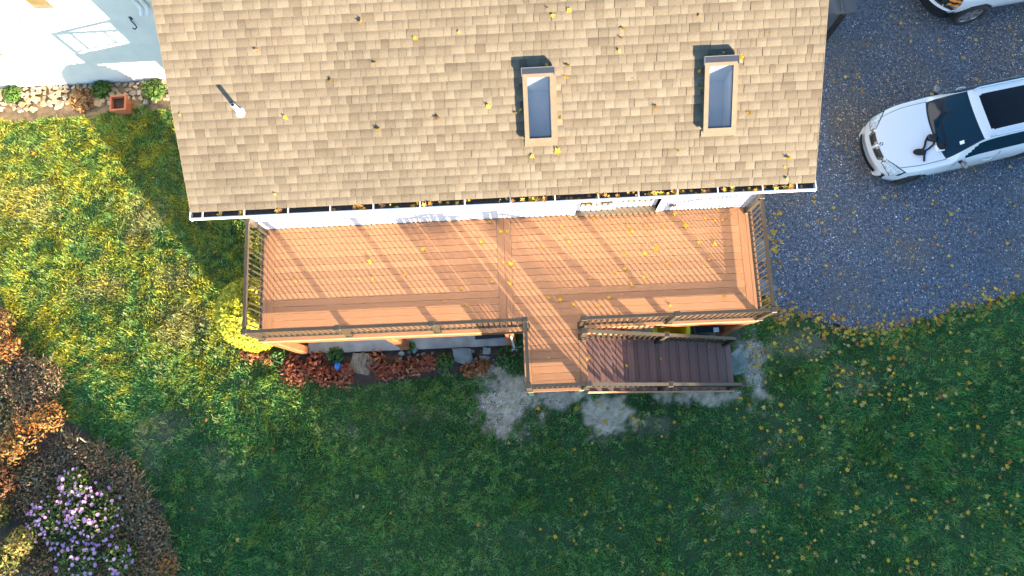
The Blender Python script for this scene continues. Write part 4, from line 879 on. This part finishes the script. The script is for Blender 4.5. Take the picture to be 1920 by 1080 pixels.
# flower bed at the lower left
AST = dict(stem_cols=((.10, .09, .05),), nst=14)
for i, (px_, py_, rd, nb, lb) in enumerate([(118, 972, .48, 46, 'lilac aster clump left of the larger one in the flower bed'), (190, 962, .55, 62, 'largest lilac aster clump in the flower bed'), (155, 905, .28, 22, 'small lilac aster clump at the top of the asters'), (165, 1045, .42, 34, 'lilac aster clump at the bottom edge of the picture'), (240, 1040, .3, 16, 'sparse lilac aster clump nearest the lawn')]):
    plant('aster', lb, 'aster', (px_, py_), rd*1.25, .5, 900, .045, [(.07, .13, .03), (.12, .17, .04), (.18, .2, .04), (.05, .08, .03)], 200+i, blooms=(int(nb*1.5), [(.50, .30, .56), (.60, .38, .62), (.44, .26, .52)], .042), **AST)
OR = [(.42, .15, .03), (.50, .22, .05), (.34, .11, .03), (.30, .2, .05)]
for i, (px_, py_, rd, hh, lb) in enumerate([(10, 612, .4, .6, 'orange shrub at the left edge above the dry stalks'), (30, 655, .35, .5, 'orange-brown shrub below the topmost orange shrub'), (60, 815, .5, .6, 'broad orange shrub between the dry stalks and asters'), (105, 785, .4, .6, 'orange shrub nearest the lawn in the flower bed'), (35, 845, .35, .5, 'orange-brown shrub at the left of the flower bed middle'), (18, 905, .4, .5, 'rusty shrub at the left edge beside the asters'), (315, 1060, .3, .3, 'rusty low plant at the lower tip of the flower bed')]):
    plant('orange_shrub', lb, 'shrub', (px_, py_), rd*1.1, hh, 520, .042, OR+[(.20, .13, .05), (.13, .13, .04), (.24, .11, .05)] if i != 5 else [(.26, .11, .04), (.2, .09, .04)], 230+i, nst=10, stem_cols=((.18, .12, .07),))
for i, (px_, py_, rd, lb) in enumerate([(18, 1045, .55, 'yellow-green shrub in the bottom left corner'), (60, 1010, .35, 'olive shrub beside the bottom left corner shrub'), (10, 960, .35, 'olive shrub at the left edge above the corner shrub')]):
    plant('olive_shrub', lb, 'shrub', (px_, py_), rd, .6, 1000, .045, [(.18, .19, .04), (.26, .22, .05), (.12, .13, .04), (.3, .17, .05)], 250+i)
TAN = [(.36, .27, .17), (.28, .2, .12), (.44, .34, .22), (.2, .15, .11)]
for i, (px_, py_, rd, lb) in enumerate([(35, 700, .55, 'tangle of dry tan stalks below the orange shrubs'), (85, 715, .5, 'dry tan stalks leaning towards the lawn'), (55, 755, .5, 'dry stalks just above the broad orange shrub'), (130, 850, .45, 'dry stalks under the curled dead stem'), (180, 865, .45, 'dry stalks along the lawn edge above the asters'), (230, 900, .5, 'pale dry stalks right of the asters, upper clump'), (255, 950, .5, 'pale dry stalks right of the asters, middle clump'), (285, 1000, .45, 'pale dry stalks right of the asters, lower clump'), (90, 885, .5, 'dark dry stalks left of the small aster clump'), (60, 940, .4, 'dark dry stalks left of the large asters'), (300, 1050, .4, 'dry stalks at the bottom tip of the flower bed')]):
    p = unpx(px_, py_); t = thing('dry_stalks', (p.x, p.y, 0), lb, 'dry plant', 'dry stalk clumps in the flower bed')
    stems((p.x, p.y), 170, .30, rd, .006, TAN if i not in (8, 9) else [(.12, .09, .07), (.17, .12, .09)], 300+i, 1.3).build('stalks', m_fol, t)
    V, F_, c = leafcloud((p.x, p.y, .16), (rd*1.15, rd*1.15, .16), 950, .034, [(.30, .18, .10), (.20, .12, .07), (.38, .28, .17), (.10, .14, .05), (.36, .15, .06)], seed=330+i); obj('dead_leaves', V, F_, m_fol, t, c)
for i, (px_, py_, rd, lb) in enumerate([(95, 1060, .5, 'brown weedy tangle between the bottom asters and the corner shrub'), (210, 1085, .5, 'brown weedy tangle at the bottom edge below the asters'), (60, 900, .5, 'brown weedy tangle left of the asters'), (130, 930, .45, 'brown weedy tangle behind the upper asters'), (265, 1075, .45, 'brown weedy tangle at the bottom edge near the lawn'), (5, 745, .5, 'brown weedy tangle at the left edge below the dry stalks'), (20, 790, .4, 'brown weedy tangle at the left edge beside the orange shrubs'), (215, 1000, .45, 'brown weedy tangle between the large asters and the pale stalks'), (-15, 690, .5, 'brown weedy tangle at the left edge beside the dry stalks'), (-10, 860, .5, 'brown weedy tangle at the left edge by the rusty shrubs')]):
    p = unpx(px_, py_); t = thing('weed_tangle', (p.x, p.y, 0), lb, 'weeds', 'weedy tangles in the flower bed')
    stems((p.x, p.y), 110, .30, rd, .006, TAN+[(.3, .13, .06)], 360+i, 1.3).build('stalks', m_fol, t)
    V, F_, c = leafcloud((p.x, p.y, .16), (rd*1.2, rd*1.2, .18), 1000, .036, [(.30, .16, .08), (.20, .12, .07), (.36, .26, .15), (.10, .15, .05), (.16, .18, .05), (.40, .16, .05)], seed=380+i); obj('leaves', V, F_, m_fol, t, c)
p = unpx(175, 830); q = MB(); q.tube([(p.x, p.y, 0), (p.x-.02, p.y+.03, .3), (p.x-.06, p.y+.12, .42), (p.x-.14, p.y+.12, .40), (p.x-.16, p.y+.05, .36)], [.013, .013, .014, .012, .008], 8)
props(q.build('dead_stem', m_treated), 'curled pale dead stem at the edge of the flower bed', 'stem')

# ------------------------------------------------------------------ trees to the south-east that shade the lawn and the driveway
tp = Vector((TRAV.y, -TRAV.x, 0)); TAN_EL = math.tan(SUN_EL)
def cs(q): return float(np.interp(q, [-16, -11, -9, -4.2, -3.2, -1.3, .5, 1.6, 4, 6, 8.5, 20], [1.6, 1.2, 1.25, .6, .9, 1.75, 2.1, 2.2, 2.25, 2.35, 3.2, 3.6]))
tv = []
for k in range(3):
    V, F_, c = leafcloud((0, 0, .60), (.30, .30, .41), 4200, .055, [(.05, .09, .025), (.08, .11, .03), (.20, .16, .03), (.14, .14, .03)], seed=400+k, shape='ball', jit=.35)
    V2, F2, c2 = leafcloud((0, 0, .22), (.27, .27, .22), 2000, .06, [(.05, .08, .025), (.07, .10, .03)], seed=420+k)
    cm = mesh('crown', np.concatenate([V, V2]), np.concatenate([F_, F2+len(V)]), m_fol, np.concatenate([c, c2]))
    q = MB(); q.tube([(0, 0, -.02), (.01, 0, .3), (0, .01, .7)], [.028, .02, .006], 8)
    for a in range(7): q.tube([(0, 0, .15+.07*a), (.16*math.cos(a*2.4), .16*math.sin(a*2.4), .30+.08*a)], [.010, .004], 5)
    tv.append((cm, mesh('trunk', q.v, q.f, m_bark)))
ti = 0
for row, dist in enumerate((31.0, 33.2)):
    for q_ in np.arange(-18.5+row*.7, 21, 1.45):
        hh = (cs(q_)+TAN_EL*dist)*(.95+(.03*math.sin(q_*5.1)))
        pos = TRAV*(-dist)+tp*float(q_)
        t = thing('shade_tree', (pos.x, pos.y, 0), 'small leafy tree in the row beyond the lawn', 'tree', 'trees in the row beyond the lawn', rotz=ti*1.3)
        wd = 3.8/hh
        for nm, me_ in (('crown', tv[ti % 3][0]), ('trunk', tv[ti % 3][1])):
            o = inst(nm, me_, (0, 0, 0), parent=t, world=False); o.scale = (hh*wd, hh*wd, hh)
        ti += 1

# ------------------------------------------------------------------ grass: every blade a sliver of its own, one object
def grass(n, seed):
    g = np.random.default_rng(seed)
    x = g.uniform(-15.3, 14, n); y = g.uniform(-4.6, 9.2, n)
    k = ~((y > 1.9) & (x > -5.45) & (x < 5.0)) & ~((x > 5) & (y > 3.6)) & ~((x < -11) & (y < -.5) & (x+y*.9 < -13.5)); x, y = x[k], y[k]; n = len(x)
    bare, pale, dry, bed, fb, sb, drv = fields(x, y)
    k = ~(drv | bed | fb | sb); k &= g.random(n) > np.clip(bare*.96, 0, .95); k &= g.random(n) > pale*.45
    k &= ~((y > 1.9) & (x > -5.45) & (x < 5.0)); x, y, pale, dry, bare = [a[k] for a in (x, y, pale, dry, bare)]; n = len(x)
    tuft = fbm(x*1.7, y*1.7, 70); t2 = fbm(x*.45, y*.45, 71); t3 = vnoise(x*5, y*5, 72)
    big = sst(.74, .84, vnoise(x*1.1, y*1.1, 77)*.7+.3*vnoise(x*3, y*3, 78)); h = .020+.035*tuft+.03*t3+.05*(g.random(n) < .08)+.07*big; h *= g.uniform(.6, 1.4, n)*(1-.35*bare-.25*pale)
    az = 6.28*vnoise(x*1.3, y*1.3, 73)*1.6+g.normal(size=n)*1.1; lean = g.uniform(.2, 1.15, n)
    dx, dy = np.cos(az), np.sin(az); wd = g.uniform(.004, .009, n)
    zt = h*np.cos(lean*.8); ex, ey = x+dx*h*np.sin(lean), y+dy*h*np.sin(lean)
    ga = g.uniform(0, 6.28, n); ox, oy = np.cos(ga)*wd, np.sin(ga)*wd
    V = np.stack([np.stack([x-ox, y-oy, np.full(n, -.004)], -1), np.stack([x+ox, y+oy, np.full(n, -.004)], -1), np.stack([ex+ox*.6, ey+oy*.6, zt], -1), np.stack([ex-ox*.6, ey-oy*.6, zt*.96], -1)], 1).reshape(-1, 3)
    base = np.array((.125, .33, .082)); yel = np.array((.56, .50, .050)); straw = np.array((.52, .42, .21)); deep = np.array((.070, .27, .080))
    m = np.clip((t2-.36)*2.2+(tuft-.5)*1.6, 0, 1)[:, None]; c = deep*(1-m)+base*m; c = c*(1-.45*big[:, None])+np.array((.20, .38, .09))*.45*big[:, None]
    m = np.clip((t3-.62)*.9+g.normal(size=n)*.13+.6*sst(-4.2, -8, x)*sst(-.5, 2.6, y)*(.55+.9*tuft), 0, 1)[:, None]; c = c*(1-m)+yel*m  # left lawn yellowed: partly dry grass, partly low-sun glow put into blade colour
    m = np.clip(dry*.75+pale*.55+bare*.5+(g.random(n) < .06)*.7, 0, 1)[:, None]*g.uniform(.3, 1, (n, 1)); c = c*(1-m)+straw*m
    clump = vnoise(x*9, y*9, 75)*.6+vnoise(x*4, y*4, 76)*.4; c = c*(g.uniform(.55, 1.5, (n, 1)))*(.70+.62*clump)[:, None]; cc = np.repeat(c, 4, 0)
    return V, np.arange(4*n).reshape(n, 4), cc
V, F_, c = grass(1150000, 80)
def tufts(n, seed):
    g = np.random.default_rng(seed); k0 = int(n/14)
    px_ = g.uniform(-15.2, 13.5, k0); py_ = g.uniform(-4.5, 8.6, k0); keep = g.random(k0) < .25+.75*sst(.45, .7, fbm(px_*.8, py_*.8, 97)); px_, py_ = px_[keep], py_[keep]
    x = np.repeat(px_, 14)+g.normal(size=len(px_)*14)*.045; y = np.repeat(py_, 14)+g.normal(size=len(px_)*14)*.045
    k = ~((y > 1.9) & (x > -5.45) & (x < 5.0)) & ~((x > 5) & (y > 3.6)); x, y = x[k], y[k]; ta = np.repeat(g.uniform(0, 6.28, len(px_)), 14)[k]; tc = np.repeat(g.random(len(px_)), 14)[k]
    bare, pale, dry, bed, fb, sb, drv = fields(x, y); k = ~(drv | bed | fb | sb) & (g.random(len(x)) > bare*.8); x, y, ta, tc, dry, pale = [q[k] for q in (x, y, ta, tc, dry, pale)]; n = len(x)
    az = ta+g.normal(size=n)*.9; h = g.uniform(.06, .15, n); lean = g.uniform(.5, 1.25, n); dx, dy = np.cos(az), np.sin(az); wd = g.uniform(.004, .008, n); ox, oy = -dy*wd, dx*wd
    L = h*np.sin(lean); z = h*np.cos(lean)+.012
    V = np.stack([np.stack([x-ox, y-oy, np.full(n, .01)], -1), np.stack([x+ox, y+oy, np.full(n, .01)], -1), np.stack([x+dx*L+ox*.4, y+dy*L+oy*.4, z], -1), np.stack([x+dx*L-ox*.4, y+dy*L-oy*.4, z], -1)], 1).reshape(-1, 3)
    c = np.array((.14, .34, .07))*(1-tc[:, None])+np.array((.30, .44, .12))*tc[:, None]; m = np.clip(dry*.6+pale*.5+(g.random(n) < .12)*.8, 0, 1)[:, None]; c = (c*(1-m)+np.array((.55, .46, .26))*m)*g.uniform(.6, 1.4, (n, 1))
    return V, np.arange(4*n).reshape(n, 4), np.repeat(c, 4, 0)
V2, F2, c2 = tufts(150000, 81); F_ = np.concatenate([F_, F2+len(V)]); V = np.concatenate([V, V2]); c = np.concatenate([c, c2])
props(obj('grass', V, F_, m_grass, col=c), 'mown lawn grass with dry and thin patches', 'grass', kind='stuff')
# loose stones on the driveway and on the bare patches
def gravel(n, seed):
    g = np.random.default_rng(seed); x = g.uniform(-2, 14, n); y = g.uniform(-.6, 11.5, n)
    bare, pale, dry, bed, fb, sb, drv = fields(x, y)
    k = (drv & (g.random(n) < .75)) | (g.random(n) < bare*.8); k &= ~((x > 3) & (x < 4.6) & (y > 2) & (y < 12)); k &= ~((np.abs(x) < 4.5) & (y > 1.9))
    x, y = x[k], y[k]; n = len(x); s = g.uniform(.007, .018, n)*np.where(g.random(n) < .05, 1.7, 1); a = g.uniform(0, 6.28, n)
    P = [np.stack([x+s*np.cos(a+t)*f_, y+s*np.sin(a+t)*f_, np.full(n, .003)], -1) for t, f_ in ((0, 1), (1.7, .8), (3.2, 1.1), (4.6, .75))]
    top = np.stack([x+s*.2*np.cos(a), y+s*.2*np.sin(a), .004+s*.8], -1); V = np.stack(P+[top], 1).reshape(-1, 3); b = np.arange(n)[:, None]*5
    F_ = np.concatenate([b+np.array([i, (i+1) % 4, 4]) for i in range(4)]); t = g.random((n, 1))
    c = np.where(t < .42, (.04, .05, .065), np.where(t < .78, (.17, .20, .25), np.where(t < .94, (.33, .36, .41), (.72, .74, .76))))*g.uniform(.7, 1.3, (n, 1))
    br = sst(.44, .62, fbm(x*.55, y*.55, 95)+.14*sst(4, 8, y))[:, None]*.95; dk = (.50+1.15*fbm(x*.7, y*.7, 96)-.18*sst(4, 9, y))[:, None]; c = (c*(1-br)+(c.mean(1, keepdims=True)*np.array((1.25, .95, .62)))*br)*dk
    return V, F_, np.repeat(c, 5, 0)
V, F_, c = gravel(300000, 90)
props(obj('gravel', V, F_, m_gravel, col=c), 'loose blue-gray gravel over the driveway and bare soil', 'gravel', kind='stuff')

# ------------------------------------------------------------------ fallen leaves
def leafmesh(seed, col):
    g = np.random.default_rng(seed); lob = [(0, 1.0), (.62, .48), (1.0, .92), (1.55, .45), (2.05, .80), (2.6, .38), (3.14, .30)]
    pts = [(a, r_*g.uniform(.85, 1.1)) for a, r_ in lob]+[(-a, r_*g.uniform(.85, 1.1)) for a, r_ in lob[-2:0:-1]]
    cu = g.uniform(.10, .4); cv = g.uniform(-.1, .3)
    V = [(0, 0, 0)]+[(r_*math.cos(a), r_*math.sin(a), cu*(r_*math.sin(a))**2+cv*(r_*math.cos(a))**2) for a, r_ in pts]
    n = len(pts); F_ = [(0, 1+i, 1+(i+1) % n) for i in range(n)]; V += [(-.3, -.03, .02), (-.3, .03, .02), (-.95, .05, .06)]; F_.append((n+1, n+3, n+2))
    V = np.array(V)*.05; cc = np.tile(np.array(col), (len(V), 1))*g.uniform(.85, 1.15, (len(V), 1)); return V, F_, cc
LC = [(.80, .50, .03), (.78, .42, .03), (.72, .52, .10), (.55, .24, .04), (.40, .17, .06), (.62, .46, .16)]
LM = []
for i in range(18): V, F_, c = leafmesh(500+i, LC[[0, 0, 1, 2, 3, 4, 5, 0, 1][i % 9]]); LM.append((mesh('fallen_leaf', V, F_, m_leaf, c), V, F_, c))
singles = []; rest = []
def put(p, n=None, s=1.0, group=None, label=None, single=True, pick=None):
    k = int(rng.integers(18)) if pick is None else pick[int(rng.integers(len(pick)))]
    e = (rng.normal()*.15+(math.atan(MS) if n == 'roof' else 0), rng.normal()*.15, rng.uniform(0, 6.28))
    (singles if single else rest).append((k, p, e, s*1.5*float(np.clip(rng.normal(.92, .28), .4, 1.5)), group, label, n))
YL = [0, 1, 2, 7, 8, 9, 10, 11, 16, 17]; BR = [4, 5, 6, 13, 14, 15, 3, 12]
# deck leaves, read off the photograph's boards
dl = [(556, 527), (693, 491), (700, 523), (672, 523), (793, 468), (809, 480), (758, 515), (865, 540), (833, 565), (873, 570), (876, 572), (902, 456), (923, 527), (940, 435), (951, 433), (945, 492), (958, 494), (957, 530), (844, 415), (919, 415), (973, 450), (1017, 464), (1067, 455), (1050, 561), (1028, 558), (1075, 570), (1067, 407), (1112, 408), (1179, 425), (1178, 430), (1185, 435), (1211, 429), (1242, 422), (1261, 418), (1266, 401), (1282, 417), (1286, 423), (1322, 409), (1339, 415), (1340, 414), (1355, 413), (1366, 417), (1371, 401), (1345, 392), (1230, 465), (1208, 475), (1172, 478), (1171, 503), (1176, 514), (1150, 510), (1107, 521), (1094, 541), (1141, 558), (1186, 534), (1285, 452), (1311, 455), (1341, 458), (1361, 466), (1329, 486), (1320, 500), (1384, 510), (1253, 494), (1210, 520), (1356, 554), (1257, 574), (1123, 572), (1290, 540), (1028, 671), (1053, 425), (1340, 440)]
for a, b in dl:
    if a > 1087 or b < 600 or a > 990: put(unpx(a, b, H+.012)+Vector((0, 0, 0)), None, .8 if rng.random() < .6 else .55, 'fallen leaves on the deck', 'yellow fallen leaf lying on the brown deck boards', pick=YL)
def treadz(px, py):
    for k in range(1, NT+1):
        z = H-k*RISE; p = unpx(px, py, z)
        if LX1+(k-1)*RUN-.01 <= p.x <= LX1+k*RUN+.03: return p
    return unpx(px, py, H)
for a, b in ((1239, 673), (1152, 690), (1175, 686), (1102, 672), (1330, 650), (1305, 724), (1180, 640)): put(treadz(a, b)+Vector((0, 0, .012)), None, .6, 'fallen leaves on the stairs', 'yellow fallen leaf lying on a stair tread', pick=YL)
rl = [(676, 40), (779, 72), (703, 118), (1028, 17), (1066, 20), (1169, 54), (1165, 72), (1161, 96), (1066, 123), (1062, 145), (1036, 30), (915, 200), (967, 212), (1049, 219), (1044, 284), (997, 293), (1271, 282), (1405, 210), (1357, 98), (1389, 107), (1312, 30), (1480, 297), (1472, 314), (535, 221), (480, 95), (337, 215), (516, 365), (1090, 339), (1475, 336), (620, 150), (860, 60), (1230, 200), (1440, 60), (1190, 150), (820, 220), (710, 242), (1312, 132)]
for a, b in rl: put(px_roof(a, b, .03), 'roof', .75 if b < 300 else .6, 'fallen leaves on the roof', 'pale yellow fallen leaf lying on the tan shingles', pick=YL+[5, 14])
for a, b, s_ in ((1024, 122, .8), (1352, 105, .9), (976, 205, .7), (988, 252, .7), (1310, 134, .6), (1315, 165, .6)): put(px_roof(a, b, .02), 'roof', s_, 'fallen leaves on the roof', 'pale yellow fallen leaf lying on the tan shingles', pick=YL)
for i in range(120):
    x = RX0+.1+(RX1-RX0-.2)*(rng.random()**.6); put(Vector((x, rng.uniform(gy0+.03, EY-.04), rng.uniform(5.06, 5.105))), None, .7, 'fallen leaves in the gutter', 'rusty fallen leaf caught in the roof gutter', single=i < 40, pick=[3, 4, 12, 13, 8, 2, 5])
def okground(x, y): return not ((y > 1.86 and -5.6 < x < 4.75) or (LX0 < x < 4.7 and LF < y < 2) or (8.1 < x < 14 and 5.3+(x-8.2)*.18 < y < 7.2+(x-8.2)*.18))
nl = [0, 0]
def scatter(pxr, n, cond=None, pick=None, nsingle=0, g=None, lb=None, s=.75):
    c_ = 0; t_ = 0
    while c_ < n and t_ < n*30:
        t_ += 1; a, b = rng.uniform(pxr[0], pxr[2]), rng.uniform(pxr[1], pxr[3]); p = unpx(a, b, .0)
        if not okground(p.x, p.y): continue
        dv = bool(inpoly(np.array([p.x]), np.array([p.y]), DRIVE)[0])
        if cond is not None and cond != dv: continue
        p.z = .014 if dv else rng.uniform(.03, .065); put(p, None, s, g, lb, c_ < nsingle, pick); c_ += 1
GD, GL = 'fallen leaves on the driveway', 'fallen leaves on the lawn'
LDv, LLw = 'fallen leaf lying on the blue-gray driveway', 'yellow fallen leaf lying on the lawn grass'
scatter((1445, 350, 1920, 620), 130, True, YL+BR, 45, GD, LDv, .7); scatter((1560, 0, 1920, 350), 60, True, BR+[2], 15, GD, LDv, .75)
ed = DRIVE_EDGE
for i in range(430):
    j = int(rng.integers(0, len(ed)-3)); a, b = Vector(ed[j]), Vector(ed[j+1]); p = a.lerp(b, rng.random()); o_ = rng.normal()*.16-.05; p2 = Vector((p.x+rng.normal()*.1, p.y+o_, .03))
    put(p2, None, .75, GL, LLw, i < 24, BR+BR+YL+[4, 13])
for i in range(60):
    p = unpx(1448+rng.normal()*10, rng.uniform(400, 600), 0); 
    if p.x > 5.25: p.z = .015; put(p, None, .8, GD, LDv, i < 8, YL+BR[:3])
scatter((1400, 600, 1920, 1080), 330, False, YL+BR, 20, GL, LLw, .8); scatter((1000, 740, 1450, 1080), 75, False, YL+[5], 14, GL, LLw, .75); scatter((1400, 600, 1700, 760), 90, False, YL+BR, 8, GL, LLw, .8)
scatter((300, 720, 1000, 1080), 34, False, BR+[2, 5], 4, GL, LLw, .7); scatter((20, 210, 440, 700), 70, False, BR+[2], 4, GL, LLw, .7)
for k, p, e, s_, g_, lb, nn in singles[:300]:
    tint = ['bright yellow', 'yellow', 'golden', 'straw-coloured', 'orange-brown', 'dark brown', 'tan', 'bright yellow', 'golden'][k % 9]
    if 'deck' in g_: where = 'on the deck boards left of the divider' if p.x < -.5 else ('on the deck landing' if p.y < 1.9 else ('on the right half of the deck near the wall' if p.y > 3.2 else 'on the right half of the deck near its front railing'))
    elif 'roof' in g_: where = 'on the shingles left of both skylights' if p.x < -.3 else ('on the shingles around the left skylight' if p.x < 1.5 else 'on the shingles around the right skylight')
    elif 'gutter' in g_: where = 'in the gutter over the left half of the deck' if p.x < -.5 else 'in the gutter over the right half of the deck'
    elif 'stairs' in g_: where = 'on a stair tread'
    elif 'driveway' in g_: where = 'on the driveway beside the deck' if p.x < 7 else ('on the driveway near the vehicles' if p.y > 4.5 else 'on the open driveway in front of the car')
    else: where = 'on the lawn by the driveway edge' if p.y > 1.2 and p.x > 4 else ('on the lawn right of the stairs' if p.x > 4 else ('on the lawn below the stairs' if p.x > -1 else 'on the lawn left of the stairs'))
    props(inst('fallen_leaf', LM[k][0], p, e, (s_, s_, s_)), tint+' fallen leaf lying '+where, 'leaf', g_)
rest += singles[300:]; V = []; F_ = []; c = []
for k, p, e, s_, g_, lb, nn in rest:
    from mathutils import Euler
    m3 = Euler(e).to_matrix(); n = len(V); V += [tuple(m3 @ (Vector(q)*s_)+p) for q in LM[k][1]]; F_ += [tuple(a+n for a in f) for f in LM[k][2]]; c += list(LM[k][3]*rng.uniform(.75, 1.2))
props(obj('leaf_litter', V, F_, m_leaf, col=np.array(c)), 'scattered yellow and brown fallen leaves over lawn and driveway', 'leaves', kind='stuff')
S.render.engine = 'CYCLES'
